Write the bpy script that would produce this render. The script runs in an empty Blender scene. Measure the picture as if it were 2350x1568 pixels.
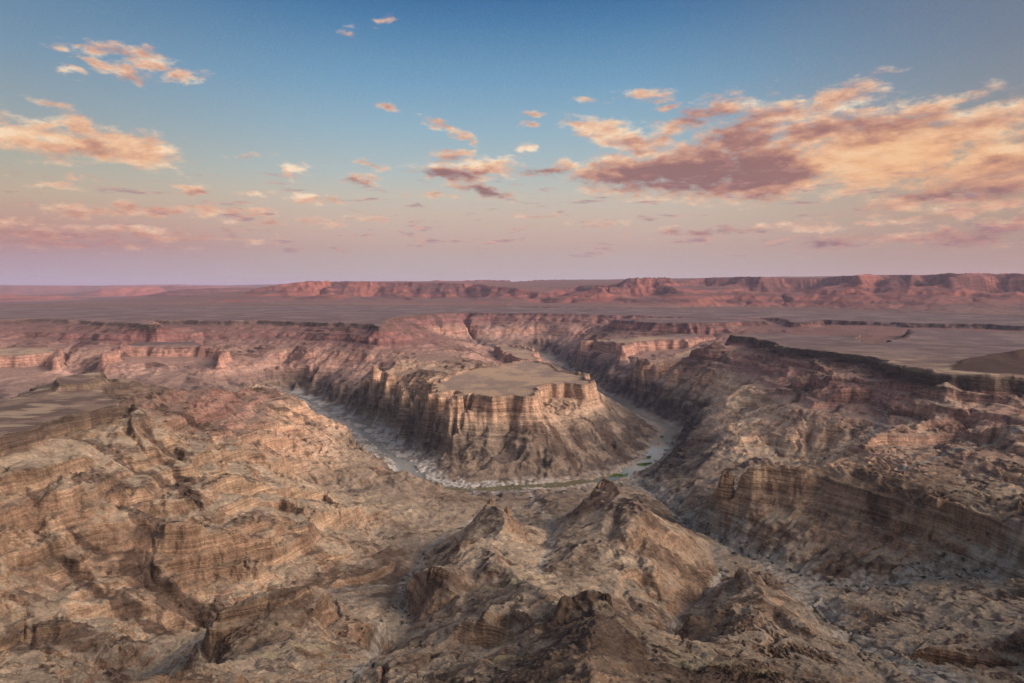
import bpy, math, random, heapq, time
import numpy as np
from mathutils import Vector
T0 = time.time()
def log(*a): print('[%.1f]' % (time.time()-T0), *a, flush=True)
f4 = np.float32
scene = bpy.context.scene
COL = scene.collection

# ------------------------------------------------------------------ camera
SUN_AZ, SUN_EL = math.radians(95), math.radians(1.8)      # bearing from the view direction, clockwise
HAZE = 2.2e-5
FPX, CX, CY = 1560.0, 1175.0, 784.0          # focal length and centre in 2350 x 1568 survey units
PITCH = math.radians(4.84)
def ray(px, py):
    a, b = (px-CX)/FPX, (CY-py)/FPX
    x, y, z = a, math.cos(PITCH)+b*math.sin(PITCH), -math.sin(PITCH)+b*math.cos(PITCH)
    return math.atan2(x, y), z/math.hypot(x, y)      # azimuth, tan(elevation)
def node(p):
    """survey point -> (azimuth, distance, height).  (px,py,v): v<0 height, v>0 distance; (px,r,z,0): by bearing"""
    if len(p) == 4:
        return math.atan2((p[0]-CX)/FPX, 1.0), float(p[1]), float(p[2])
    az, t = ray(p[0], p[1])
    if p[2] > 0: return az, float(p[2]), p[2]*t
    return az, p[2]/t, float(p[2])
def Q(k, x, y, v):
    ox = {1:0, 2:774.5, 3:1546.8, 4:0, 5:774.5, 6:1546.8}[k]; oy = 573.7 if k < 4 else 1051.6
    return (ox+.3418*x, oy+.3418*y, v)
def K(k, s):                                       # 'x,y,v x,y,v ...' in sheet k
    out = []
    for w in s.split():
        c = w.split(',')
        if c[0] == 'P': out.append((float(c[1]), float(c[2]), float(c[3])))
        elif c[0] == 'H': out.append((float(c[1]), float(c[2]), float(c[3]), 0))
        else: out.append(Q(k, float(c[0]), float(c[1]), float(c[2])))
    return out

# ------------------------------------------------------------------ grids (bearing x log distance)
DE = 0.003; DF = DE/2
A0, A1 = -0.765, 0.765
R0, R1 = 90.0, 30000.0
NT = int((A1-A0)/DE)+1; NR = int(math.log(R1/R0)/DE)+1
if NT % 2: NT += 1
if NR % 2: NR += 1
th = (A0+np.arange(NT)*DE); lr = (math.log(R0)+np.arange(NR)*DE)
TH, LR = np.meshgrid(th, lr); RR = np.exp(LR); X = RR*np.sin(TH); Y = RR*np.cos(TH)
log('grid', NR, NT)

# ------------------------------------------------------------------ noise
rng = np.random.RandomState(7)
PERM = rng.permutation(256).astype(np.int32); PERM = np.concatenate([PERM, PERM, PERM])
GA = rng.rand(256)*2*np.pi; GX = np.cos(GA).astype(f4); GY = np.sin(GA).astype(f4)
def perlin(x, y):
    xi = np.floor(x); yi = np.floor(y); u = (x-xi).astype(f4); v = (y-yi).astype(f4)
    xi = xi.astype(np.int32) & 255; yi = yi.astype(np.int32) & 255
    su = u*u*u*(u*(u*6-15)+10); sv = v*v*v*(v*(v*6-15)+10)
    def g(a, b, p, q):
        k = PERM[PERM[a]+b]; return GX[k]*p+GY[k]*q
    x1 = (xi+1) & 255; y1 = (yi+1) & 255
    n0 = g(xi, yi, u, v); n1 = g(x1, yi, u-1, v); n2 = g(xi, y1, u, v-1); n3 = g(x1, y1, u-1, v-1)
    a = n0+(n1-n0)*su; b = n2+(n3-n2)*su
    return (a+(b-a)*sv)*1.5
def fbm(x, y, lam, octs, gain=.5, cell=None, ridge=False, seed=0):
    s = np.zeros(x.shape, f4); amp = 1.0
    for o in range(octs):
        l = lam/2**o; n = perlin(x/l+seed*17.3+o*5.7, y/l-seed*9.1+o*3.3)
        if ridge: n = 1-2*np.abs(n)*1.6
        w = amp
        if cell is not None: w = amp*np.clip(l/(2.5*cell)-1, 0, 1)
        s += (n*w).astype(f4); amp *= gain
    return s
def sm(x, a, b):
    t = np.clip((x-a)/(b-a), 0, 1); return t*t*(3-2*t)

# ------------------------------------------------------------------ survey of the canyon
RIM = -200.0
plate = []; lines = []
def PLATE(pts, drop=22, run=10, closed=True, edge=None):
    plate.append(([node(p) for p in pts], drop, run, edge))
def LINE(pts, w=0): lines.append(([node(p) for p in pts], w))

# near left plateau: lower sheet and its upper dark cap
PLATE(K(1, 'P,-160,1050,-205 P,0,1004,-205 P,70,988,-205 143,0,0 P,210,940,-203 P,272,922,-200 P,262,905,-198 P,243,870,-192 P,240,858,-190 P,126,869,-190 P,60,895,-202 P,0,919,-206 P,-160,940,-210'.replace('143,0,0', 'P,143,960,-205')), 26, 9)
PLATE(K(1, 'P,130,866,-178 P,180,861,-178 P,240,856,-178 P,246,866,-180 P,215,877,-182 P,150,879,-182'), 12, 8)
# far left plateau and its two headlands
PLATE(K(1, 'P,-200,738,-200 P,-60,735,-200 P,30,733,-200 P,60,731,-198 P,140,732,-200 P,230,737,-200 P,300,741,-200 P,372,744,-200 P,352,738,-200 P,330,734,-199 P,420,733.5,-200 P,520,735,-200 P,620,735,-200 P,720,739,-200 P,803,742,-200 P,850,744,-201 P,873,752,-203 P,888,744,-202 P,880,733,-200 P,920,726,-208 P,979,721,-218 P,1065,719,-225 P,1150,720,-225 P,1219,720.5,-225 P,1310,722,-225 P,1400,724,-225 P,1500,726,-225 P,1640,729,-222 P,1760,729,-222 P,1800,733,-222 P,1830,742,-222 P,1850,742,-220 P,1878,734,-212 P,2000,737,-208 P,2107,741,-203 P,2230,744,-200 P,2350,748,-200 P,2520,752,-200')
      + [(2520, 5350, -203, 0), (1900, 5700, -206, 0), (1175, 6200, -212, 0), (700, 6700, -210, 0), (-200, 7600, -204, 0)], 24, 22)
# middle plateau right of the centre
PLATE(K(2, 'P,1407,735,-228 P,1450,737,-227 P,1492,741,-227 P,1540,742,-227 P,1577,744,-226 P,1640,741,-225 P,1700,739,-224 P,1769,738,-224 P,1740,733,-223 P,1640,731.5,-223 P,1500,730,-224'), 22, 14)
# right plateau
PLATE(K(3, 'P,1678,769,-200 P,1725,776,-200 P,1786,786,-200 P,1837,801,-200 P,1889,809.5,-199 P,1974,818,-199 P,2059.5,840,-200 P,2130,857,-200 P,2196,868,-200 P,2350,875,-199 P,2520,885,-198 P,2520,752,-200 P,2350,762,-200 P,2230,759,-200 P,2150,757,-199 P,2107,757,-199 P,2060,772,-204 P,2030,793,-206 P,1991,784,-200 P,1957,770,-194 P,1850,769,-197 P,1760,767,-199'), 30, 12)
# mesa in the river loop
PLATE(K(2, '600,958,-322 640,975,-318 730,990,-314 820,995,-313 850,960,-312 900,978,-312 1000,1000,-313 1060,985,-312 1150,985,-312 1200,1000,-312 1290,985,-312 1345,935,-311 1400,915,-310 1480,915,-310 1550,905,-310 1640,925,-311 1700,915,-311 1705,885,-310 1610,845,-308 1590,825,-307 1500,790,-306 1400,765,-305 1230,742,-303 1060,775,-302 950,795,-302 800,830,-304 700,880,-308 640,920,-314'), 36, 12, True, 'mesa')
LINE(K(2, '210,790,-303 260,830,-308 400,840,-318 450,900,-326 520,945,-330 600,958,-332'))
LINE(K(2, '210,830,-330 380,880,-345 500,975,-355 600,990,-356'))
LINE(K(2, '350,745,-292 500,725,-292 600,700,-290 700,720,-296 850,745,-300 1000,780,-306'))
LINE(K(2, '560,800,-296 620,850,-306 600,900,-316'))
# butte in the far bend
PLATE(K(2, '1100,640,-325 1180,632,-322 1260,650,-322 1340,690,-326 1362,742,-330 1290,745,-330 1200,738,-330 1150,700,-328'), 38, 12)
# benches of the pale cliff
PLATE(K(2, '1560,622,-325 1630,612,-322 1700,612,-318 1850,628,-314 1930,640,-312 1935,660,-314 1990,625,-308 2150,612,-304 2350,600,-298 P,1640,768,-282 P,1560,768,-284 1990,592,-298 1800,602,-308'), 42, 16)
PLATE(K(2, '1890,762,-332 2000,775,-330 2160,792,-328 2250,770,-322 2350,752,-312 P,1620,800,-290 P,1590,797,-290 2200,735,-306 2000,742,-313'), 44, 14)
PLATE(K(1, '720,700,-300 780,668,-298 860,655,-298 1130,645,-297 1330,648,-298 1460,655,-299 1545,712,-306 1450,640,-292 1300,620,-285 1100,615,-283 900,620,-285'), 44, 14)
PLATE(K(1, '-300,720,-322 0,718,-322 150,712,-322 330,700,-320 400,735,-324 430,710,-318 330,660,-306 100,660,-306 -300,680,-308'), 44, 14)

# river (also used for the water)
RIVZ = -482.0
riv = K(1, 'H,-250,2650,Z H,0,2640,Z H,200,2640,Z H,400,2660,Z H,560,2720,Z P,660,901,Z P,700,916,Z P,752,947,Z P,800,976,Z P,830,992,Z P,856,1012,Z P,880,1034,Z P,905,1052,Z P,928,1063,Z P,944,1082,Z P,965,1100,Z P,1000,1116,Z P,1060,1125,Z P,1130,1122,Z P,1200,1116,Z P,1290,1112,Z P,1380,1102,Z P,1430,1091,Z P,1465,1073,Z P,1492,1052,Z P,1510,1035,Z P,1520,1015,Z P,1530,1000,Z P,1542,990,Z P,1520,975,Z P,1480,958,Z P,1440,935,Z P,1390,908,Z P,1350,884,Z P,1325,862,Z P,1288,842,Z P,1262,826,Z P,1255,818,Z P,1230,812,Z H,1180,4300,Z P,1110,816,Z P,1060,815,Z P,1020,810,Z'.replace('Z', str(RIVZ)))
rivn = [node(p) for p in riv]
LINE(riv, 1)
# gullies
LINE(K(5, 'P,780,1575,430 150,1450,470 300,1300,-352 450,1120,-370 440,950,-388 430,850,-397 520,760,-405 600,640,-415 740,515,-430 900,440,-441 1180,345,-455 1290,330,-461 1310,250,-470 1300,190,-480'), 3)
LINE(K(4, 'P,330,1600,690 P,370,1540,730 P,450,1470,780 P,520,1402,845 H,640,870,-389 H,800,876,-393 P,900,1345,-396'), 3)
LINE(K(6, '2500,850,-342 2350,834,-348 2000,790,-362 1650,795,-378 1400,840,-390 1100,862,-398 850,800,-405 600,700,-415 350,565,-431 150,515,-440 P,1560,1182,-452 P,1505,1135,-465 P,1455,1100,-480'), 2)
LINE(K(6, '2100,1620,-290 1800,1500,-303 1500,1380,-322 1200,1250,-350 1000,1080,-380 900,930,-394 850,800,-405'), 2)
LINE(K(5, '1350,760,-342 1420,600,-368 1450,480,-388 1400,380,-425 1310,320,-461'), 3)
LINE(K(5, '2150,1420,-330 2200,1330,-345 2230,1250,-356 2280,1100,-380 P,1600,1400,-388 P,1660,1320,-405 P,1640,1262,-425'), 3)
LINE(K(3, '1500,1000,-262 1330,1170,-290 1130,1320,-325 930,1480,-352 P,1790,1100,-372'), 3)
LINE(K(3, '2350,1180,-240 2100,1250,-262 1780,1400,-290 1500,1500,-305'), 3)
LINE(K(3, '1000,800,-225 850,960,-276 600,1050,-330 300,1100,-380 100,1150,-420 P,1545,960,-470'), 3)
LINE(K(1, '450,650,-300 480,760,-360 560,840,-400 H,230,2800,-450'), 3)
# crests of the foreground
LINE(K(5, '1720,1425,222 1600,1490,200 H,1300,140,-100'))
LINE(K(5, '1700,1480,300 1680,1330,350 1700,1230,385 1720,1150,415 1760,1050,450 1850,1080,445 1960,1180,430'))
LINE(K(5, '1760,1050,450 1600,1110,462 1540,1150,470 1400,1200,470 1250,1290,450 1000,1400,430'))
LINE(K(5, '1400,1140,495 1450,1090,500 1500,950,512 1530,938,514 1590,1000,512 1640,930,518 1750,898,520 1800,930,516 1870,1010,500 1950,1100,480 2020,1190,455 2070,1290,430 2100,1450,400'))
LINE(K(5, '2020,1190,455 2200,1270,440 2350,1330,435 P,1683,1520,430 P,1803,1558,420 P,1900,1600,400'))
LINE(K(5, '1480,1000,545 1400,965,590 1340,880,640 1250,845,672 1200,800,712 1150,748,742 1080,700,770 1075,600,850 1095,500,915 1150,400,960 1130,320,1000 1030,285,1030'))
LINE(K(5, '1200,800,712 1000,848,735 880,850,742 760,785,748 650,732,760 610,765,768 500,792,800 470,850,800'))
LINE(K(5, '1075,570,865 930,512,885 820,560,870 775,680,835'))
LINE(K(5, '1200,800,712 1340,790,755 1450,775,785 1540,650,850 1620,590,875 1720,592,872 1820,590,880 1920,545,900 1980,430,955 2065,365,985 1960,275,1040 1890,250,1062 1790,152,1100 1740,170,1100 1700,250,1085'))
LINE(K(5, '2065,365,985 2130,480,965 2200,600,930 2320,730,905'))
LINE(K(5, '2110,560,930 2120,700,860 2150,900,780 2180,1100,700'))
LINE(K(5, '1450,1000,560 1250,1090,542 1100,1230,535 900,1300,545 700,1400,530'))
LINE(K(5, '1050,1080,545 850,1110,560 700,1160,575'))
LINE(K(5, '400,1340,485 600,1362,470 750,1430,450'))
# crests left of the gully
LINE(K(4, '1480,1070,600 1530,1000,610 1700,912,618 1900,885,622 2100,880,640 2250,960,655 2330,1100,660'))
LINE(K(4, '1180,1440,440 1400,1400,455 1560,1340,480 1750,1290,505 2000,1265,525 2250,1280,545 P,820,1475,580 P,850,1440,625 P,872,1434,650'))
LINE(K(4, '700,1520,185 1000,1480,195 1300,1452,205 1390,1490,210'))
LINE(K(4, '1450,1440,235 1550,1420,240 1640,1450,235'))
# left flank, from the plateau down
LINE(K(1, 'P,260,871,1560 P,300,880,1660 P,342,895,1660 P,386,893,1720 P,440,898,1720 P,506,903,1735 P,547,893,1840 P,590,889,1930 P,632,895,1925 P,666,912,1885 P,718,936,1845 P,803,977,1800 P,826,1001,1790 P,866,1032,1740 P,885,1062,1690'))
LINE(K(1, 'P,272,922,1325 P,305,955,1300 P,310,1000,1240 P,342,1035,1200 P,420,1075,1150 P,450,1110,1090'))
LINE(K(4, 'P,-160,1130,1035 P,0,1110,1040 P,100,1090,1050 P,200,1100,1060 P,260,1103,1070'))
LINE(K(4, 'P,-160,1210,970 P,0,1200,970 P,100,1200,985 P,300,1200,1010'))
LINE(K(4, 'P,-160,1310,915 P,0,1300,915 P,150,1300,915 P,300,1300,920'))
LINE(K(4, 'P,-160,1370,860 0,1000,850 200,1060,840 400,1100,815 600,1140,795 830,1210,778 P,320,1500,745'))
LINE(K(4, 'P,-160,1480,800 P,0,1490,800 P,120,1500,785 P,260,1540,735'))
LINE([(-200, 450, -280, 0), (310, 450, -275, 0)])
LINE([(-200, 600, -352, 0), (300, 580, -350, 0)])
LINE(K(4, 'P,600,1200,1040 P,600,1290,920'))
LINE(K(4, 'P,450,1000,1350 P,600,1000,1500 P,700,1048,1500'))
LINE(K(5, '0,105,1470 80,100,1470 240,60,1490 380,95,1480 460,90,1475 560,150,1440 700,220,1400'))
LINE(K(5, '-180,200,1400 0,240,1385 80,230,1395 240,200,1410 460,150,1430'))
LINE(K(5, '-330,500,1040 -100,380,1110 0,322,1160 130,305,1210 240,312,1240'))
LINE(K(5, '-330,590,1015 -100,480,1085 0,480,1118 130,430,1170 260,370,1215'))
LINE(K(4, '1250,600,930 1500,560,960 1750,500,990 1900,470,1010'))
LINE(K(4, '1250,850,880 1500,720,920 1900,860,880 2100,800,915'))
LINE(K(5, '200,520,1130 400,430,1200 700,330,1300 1000,380,-436'))
LINE(K(5, '0,740,960 200,640,1010 350,640,1020 500,560,1090'))
# mesa skirts
LINE(K(2, '840,1250,-415 900,1400,-450 1000,1500,-478'))
LINE(K(2, '1100,1180,-388 1100,1330,-430 1050,1500,-470'))
# small hills by the river
LINE(K(5, '1350,300,-452 1450,235,-440 1550,215,-438 1650,260,-441'))
LINE(K(5, '1900,230,-440 2050,260,-424 2180,295,-422'))
LINE(K(1, '1500,960,-355 1620,930,-352 1700,870,-352 1760,900,-360 1850,960,-378 2000,1010,-420'.replace('1500,960,-355 ', '')))
# right side
LINE(K(3, '130,680,2650 240,650,2650 340,610,2662'))
LINE(K(3, '1900,895,-210 1750,1030,-242 1600,1130,-268 1400,1230,-290 1200,1300,-306 1000,1400,-328 900,1500,-345'))
LINE(K(3, '300,1182,-352 450,1085,-336 620,1050,-322'))
LINE(K(3, '300,1262,-374 430,1275,-372'))
LINE(K(3, '430,1268,-350 560,1212,-340 700,1240,-338 860,1262,-338 950,1300,-342'))
LINE(K(3, '430,1350,-373 600,1370,-378 900,1400,-376'))
LINE(K(6, '640,60,-308 700,50,-307 900,90,-306 1200,60,-302 1450,130,-298 1800,200,-294 2200,250,-288 2350,300,-284 2550,380,-280'))
LINE(K(6, '640,90,1215 800,120,1200 1000,150,1175 1300,230,1132 1700,300,1096 2000,350,1062 2350,420,1020 2550,500,985'))
LINE(K(6, '640,180,1200 830,220,1177 980,270,1152 1180,350,1118 1400,490,1085 1550,512,1073 1800,500,1064 2100,580,1037 2350,720,1000 2550,780,972'))
LINE(K(6, '640,60,-308 560,90,-318 500,150,-338 430,200,-352 380,250,-364'))
LINE(K(6, '290,250,-376 400,290,-372 560,250,-368'))
LINE(K(6, '450,740,838 480,760,820 560,860,770 600,960,700 650,1010,672 900,1150,650 1080,1290,628'))
LINE(K(6, '600,960,700 400,965,690 250,1000,680 100,1100,650'))
LINE(K(6, '650,1010,672 500,1200,600 300,1260,570'))
LINE(K(6, '1350,1275,-330 1600,1300,-325 1900,1292,-322 2350,1285,-318 2550,1285,-315'))
LINE(K(6, '1350,1360,-341 1600,1400,-339 1900,1420,-336 2350,1440,-329'))
LINE(K(6, '1900,1010,-348 2100,1005,-344 2200,1050,-335 2350,1110,-318 2550,1200,-295'))
LINE(K(6, '1450,1060,-372 1800,960,-364 2100,900,-362'))
LINE(K(3, '1900,790,-196 2000,740,-182 2150,705,-172 2350,668,-160 2550,640,-152'))
LINE([(2190, 1830, -199, 0), (2300, 1820, -199, 0), (2480, 1850, -199, 0)])
LINE([(2188, 1960, -200, 0), (2228, 2080, -200, 0), (2300, 2210, -200, 0), (2430, 2380, -200, 0)])
# far tableland: toe and lip
LINE([node_ for node_ in K(1, 'P,500,699,-212 P,700,702,-212 P,900,702,-212 P,1100,703,-210 P,1300,705,-206 P,1500,706,-205 P,1700,704,-206 P,1850,706,-206 P,2000,712,-206 P,2150,718,-206 P,2350,727,-206 P,2520,730,-206')])
TOE_ = []
LIP = K(1, 'H,560,8700,-130 P,590,662,8800 P,640,652,8850 P,720,646,8900 P,900,648,8700 P,1000,650,8500 P,1100,652,8300 P,1180,664,7800 P,1240,672,7400 P,1290,668,7900 P,1330,656,8400 P,1400,655,7900 P,1440,644,7700 P,1530,640,7800 P,1560,650,8300 P,1600,640,8900 P,1680,636,8800 P,1740,636,7900 P,1780,640,8300 P,1900,640,8500 P,1925,634,8100 P,1975,632,7300 P,2010,632,7500 P,2040,631,8000 P,2090,631,7400 P,2110,631,7900 P,2160,630,7600 P,2200,630,7000 P,2260,630,7500 P,2330,630,7400 P,2520,629,7200')
LINE(LIP[:2])
for q_ in LIP[3:]:
    az_, r_, z_ = node(q_)
    if z_ > -15: TOE_.append((az_, r_-430-z_*.8, -160-.1*z_))
PLATE(LIP[1:]+[(2520, 11500, 105, 0), (2100, 11500, 90, 0), (1700, 11500, 55, 0), (1200, 12000, 34, 0), (900, 12000, 12, 0), (640, 11000, -20, 0)], 42, 75)
LINE(K(2, '1750,255,7000 1830,235,7100 1900,250,7300 1650,330,6700'.replace('1650,330,6700', ''))) 
for s in ('P,1975,650,7000 P,1985,672,6700 P,1960,690,6400', 'P,2200,655,6700 P,2215,675,6500 P,2240,695,6250', 'P,1380,662,7500 P,1400,680,7000 P,1420,697,6500', 'P,2095,655,7000 P,2110,680,6500',
          'P,1520,655,7500 P,1560,670,7000 P,1620,690,6500', 'P,1180,672,7400 P,1250,690,6900 P,1310,699,6700', 'P,900,672,7900 P,930,690,7500', 'P,760,668,8200 P,790,690,7600', 'P,1735,655,7500 P,1760,680,7000', 'P,2330,660,6700 P,2345,690,6300'):
    LINE(K(1, s))
# hazy ranges beyond
LINE([(-250, 12000, -330, 0), (560, 12000, -310, 0)])
for s in ('P,330,690,13500 P,380,672,14000 P,430,665,14200 P,520,660,14500 P,600,660,15000', 'P,-200,677,15000 P,0,676,15000 P,60,677,15200 P,130,678,15500 P,200,683,16000', 'P,230,664,20000 P,320,657.5,20000 P,400,656,20500 P,480,659,21000',
          'P,-200,656,27000 P,0,654.5,27000 P,120,655.5,27000 P,200,656,27000 P,330,654,27000 P,420,653.5,27000 P,520,655,27000 P,700,651,27000'):
    LINE(K(1, s))
LINE([(300, 13000, -300, 0), (430, 13300, -300, 0), (560, 13700, -298, 0), (640, 14200, -290, 0)])
LINE([(-250, 14500, -310, 0), (0, 14500, -310, 0), (200, 15200, -310, 0)])
LINE([(150, 19200, -320, 0), (480, 19800, -320, 0)])
LINE([(-250, 25800, -330, 0), (500, 25800, -320, 0)])
LINE([(-250, 17500, -330, 0), (600, 17500, -330, 0)])
LINE([(-250, 23500, -330, 0), (600, 23500, -330, 0)])
LINE([(-250, 29900, -260, 0), (620, 29900, -260, 0)])
LINE([(700, 14000, 40, 0), (1200, 12000, 60, 0), (1800, 11000, 110, 0), (2600, 10500, 110, 0)])
LINE([(700, 29900, 0, 0), (1500, 29900, 20, 0), (2600, 29900, 60, 0)])
# the near edge, under the viewpoint
LINE([(-500, 92, -72, 0), (400, 92, -72, 0), (1175, 92, -72, 0), (1900, 92, -75, 0), (2900, 92, -75, 0)])
LINE([(-500, 180, -135, 0), (1175, 150, -112, 0), (2000, 200, -160, 0), (2900, 200, -150, 0)])
LINE([(1000, 300, -215, 0), (900, 360, -250, 0)])
LINE([(2000, 330, -240, 0), (2500, 330, -235, 0)])

# ------------------------------------------------------------------ rasterise the survey and fill between (membrane, coarse to fine)
csum = np.zeros((NR, NT)); cw = np.zeros((NR, NT)); hard = np.zeros((NR, NT), bool)
def stamp(az, r, z, w=1.0):
    i = np.rint((np.log(r)-lr[0])/DE).astype(int); j = np.rint((az-th[0])/DE).astype(int)
    ok = (i >= 0) & (i < NR) & (j >= 0) & (j < NT)
    i, j, z = i[ok], j[ok], z[ok]
    np.add.at(csum, (i, j), z*w); np.add.at(cw, (i, j), w)
def seg_points(ns, closed=False):
    out = []
    ns = list(ns)+([ns[0]] if closed else [])
    for a, b in zip(ns[:-1], ns[1:]):
        pa = np.array([a[1]*math.sin(a[0]), a[1]*math.cos(a[0]), a[2]]); pb = np.array([b[1]*math.sin(b[0]), b[1]*math.cos(b[0]), b[2]])
        n = max(2, int(2.2*max(abs(a[0]-b[0]), abs(math.log(a[1]/b[1])))/DE)+2)
        t = np.linspace(0, 1, n)[:, None]; out.append(pa+(pb-pa)*t)
    return np.concatenate(out)
def polar(p): return np.arctan2(p[:, 0], p[:, 1]), np.hypot(p[:, 0], p[:, 1])
def inpoly(px, py, poly):
    c = np.zeros(px.shape, bool); n = len(poly)
    for k in range(n):
        x1, y1 = poly[k]; x2, y2 = poly[(k+1) % n]
        if y1 == y2: continue
        m = ((y1 > py) != (y2 > py)) & (px < (x2-x1)*(py-y1)/(y2-y1)+x1); c ^= m
    return c
plate_mask = np.zeros((NR, NT), bool)
for ns, drop, run, edge in plate:
    P = seg_points(ns, True); ia = polar(P); stamp(ia[0], ia[1], P[:, 2], 4)
    poly = [(a[1]*math.sin(a[0]), a[1]*math.cos(a[0])) for a in ns]
    area = sum(poly[k][0]*poly[(k+1) % len(poly)][1]-poly[(k+1) % len(poly)][0]*poly[k][1] for k in range(len(poly)))
    d = np.gradient(P[:, :2], axis=0); nrm = np.stack([d[:, 1], -d[:, 0]], 1)*(1 if area > 0 else -1)
    nrm /= np.maximum(1e-6, np.linalg.norm(nrm, axis=1))[:, None]
    rr = np.hypot(P[:, 0], P[:, 1]); off = np.maximum(run, rr*DE*2.1)
    B = P.copy(); B[:, :2] += nrm*off[:, None]; B[:, 2] -= drop
    B = B[~inpoly(B[:, 0], B[:, 1], poly)]
    keep = (np.hypot(B[:, 0], B[:, 1]) < 6500) | (drop == 42) & (B[:, 2] > -190); B = B[keep]
    ib = polar(B); stamp(ib[0], ib[1], B[:, 2], .5)
    plate_mask |= inpoly(X, Y, poly)
for a_, b_ in zip(TOE_[:-1], TOE_[1:]):
    if abs(a_[1]-b_[1]) < 420: lines.append(([a_, b_], 0))
for ns, w in lines:
    P = seg_points(ns); ia = polar(P)
    stamp(ia[0], ia[1], P[:, 2], 2 if w else 1)
known = cw > 0; val = np.where(known, csum/np.maximum(cw, 1e-9), 0)
def solve(val, known, it=(40, 60, 120)):
    nr, nt = val.shape
    if nr <= 24 or nt <= 24: h = np.full(val.shape, val[known].mean()); n = 600
    else:
        nr2, nt2 = (nr+1)//2, (nt+1)//2
        v = np.zeros((nr2*2, nt2*2)); k = np.zeros((nr2*2, nt2*2)); v[:nr, :nt] = val*known; k[:nr, :nt] = known
        ks = k.reshape(nr2, 2, nt2, 2).sum((1, 3)); vs = v.reshape(nr2, 2, nt2, 2).sum((1, 3))
        hc = solve(np.where(ks > 0, vs/np.maximum(ks, 1), 0), ks > 0)
        h = np.repeat(np.repeat(hc, 2, 0), 2, 1)[:nr, :nt].copy(); n = 50
    h[known] = val[known]
    for _ in range(n):
        g = np.pad(h, 1, mode='edge')
        a = (g[:-2, 1:-1]+g[2:, 1:-1]+g[1:-1, :-2]+g[1:-1, 2:])*.25
        h = np.where(known, val, h+1.0*(a-h))
    return h
H = solve(val, known)
log('membrane', H.min(), H.max())

# ------------------------------------------------------------------ relief and running water
cellE = RR*DE
onplate = plate_mask.astype(f4)
def blur(a, n):
    for _ in range(n):
        g = np.pad(a, 1, mode='edge'); a = (g[:-2, 1:-1]+g[2:, 1:-1]+g[1:-1, :-2]+g[1:-1, 2:]+4*a)/8
    return a
calm = blur(onplate, 2)
gy, gx = np.gradient(H, DE); slope = np.hypot(gx, gy)/RR
riverd = np.full((NR, NT), 1e9)
rivP = seg_points(rivn)
rm = np.zeros((NR, NT)); ia = polar(rivP); ii = np.rint((np.log(ia[1])-lr[0])/DE).astype(int); jj = np.rint((ia[0]-th[0])/DE).astype(int)
ok = (ii >= 0) & (ii < NR) & (jj >= 0) & (jj < NT); rm[ii[ok], jj[ok]] = 1
outlet = rm > 0
gully = np.zeros((NR, NT), bool)
for ns, w in lines:
    if w < 2: continue
    ia = polar(seg_points(ns)); ii = np.rint((np.log(ia[1])-lr[0])/DE).astype(int); jj = np.rint((ia[0]-th[0])/DE).astype(int)
    ok = (ii >= 0) & (ii < NR) & (jj >= 0) & (jj < NT); gully[ii[ok], jj[ok]] = 1
rel = fbm(X, Y, 260, 5, .52, cellE, seed=1)*16+fbm(X, Y, 120, 4, .5, cellE, ridge=True, seed=2)*5
rel *= np.clip(.15+slope*1.6, 0, 1)*(1-calm)*(.38+.62*sm(RR, 1100, 1700))
far = sm(RR, 5800, 7000)
rel = rel*(1-far)+far*np.clip(slope*4, 0, 1)*(1-calm)*(fbm(X, Y, 900, 5, .5, cellE, ridge=True, seed=4)*22+fbm(X, Y, 2200, 3, .5, seed=44)*30)
plain = (calm > .5)
prel = fbm(X, Y, 600, 5, .5, cellE, seed=3)*3.5*calm
H1 = H+rel*.8+prel
H1[gully] = H[gully]; H1[outlet] = RIVZ-2; outlet |= gully

def route(h, out):
    nr, nt = h.shape; n = nr*nt
    hf = h.ravel().tolist(); par = [-1]*n; seen = bytearray(n); order = []
    heap = []
    for k in np.flatnonzero(out.ravel()).tolist(): seen[k] = 1; heap.append((hf[k], k))
    heapq.heapify(heap); pop = heapq.heappop; push = heapq.heappush
    offs = (-1, 1, -nt, nt, -nt-1, -nt+1, nt-1, nt+1)
    edge = np.zeros((nr, nt), bool); edge[0] = edge[-1] = True; edge[:, 0] = edge[:, -1] = True
    E = edge.ravel().tolist()
    for k in np.flatnonzero(edge.ravel()).tolist():
        if not seen[k]: seen[k] = 1; push(heap, (hf[k], k))
    while heap:
        z, k = pop(heap); order.append(k)
        if E[k]: nb = [k+o for o in offs if 0 <= k+o < n]
        else: nb = [k+o for o in offs]
        for m in nb:
            if not seen[m]:
                seen[m] = 1; par[m] = k; zm = hf[m]
                push(heap, (zm if zm > z else z, m))
    return np.array(par), order
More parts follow.
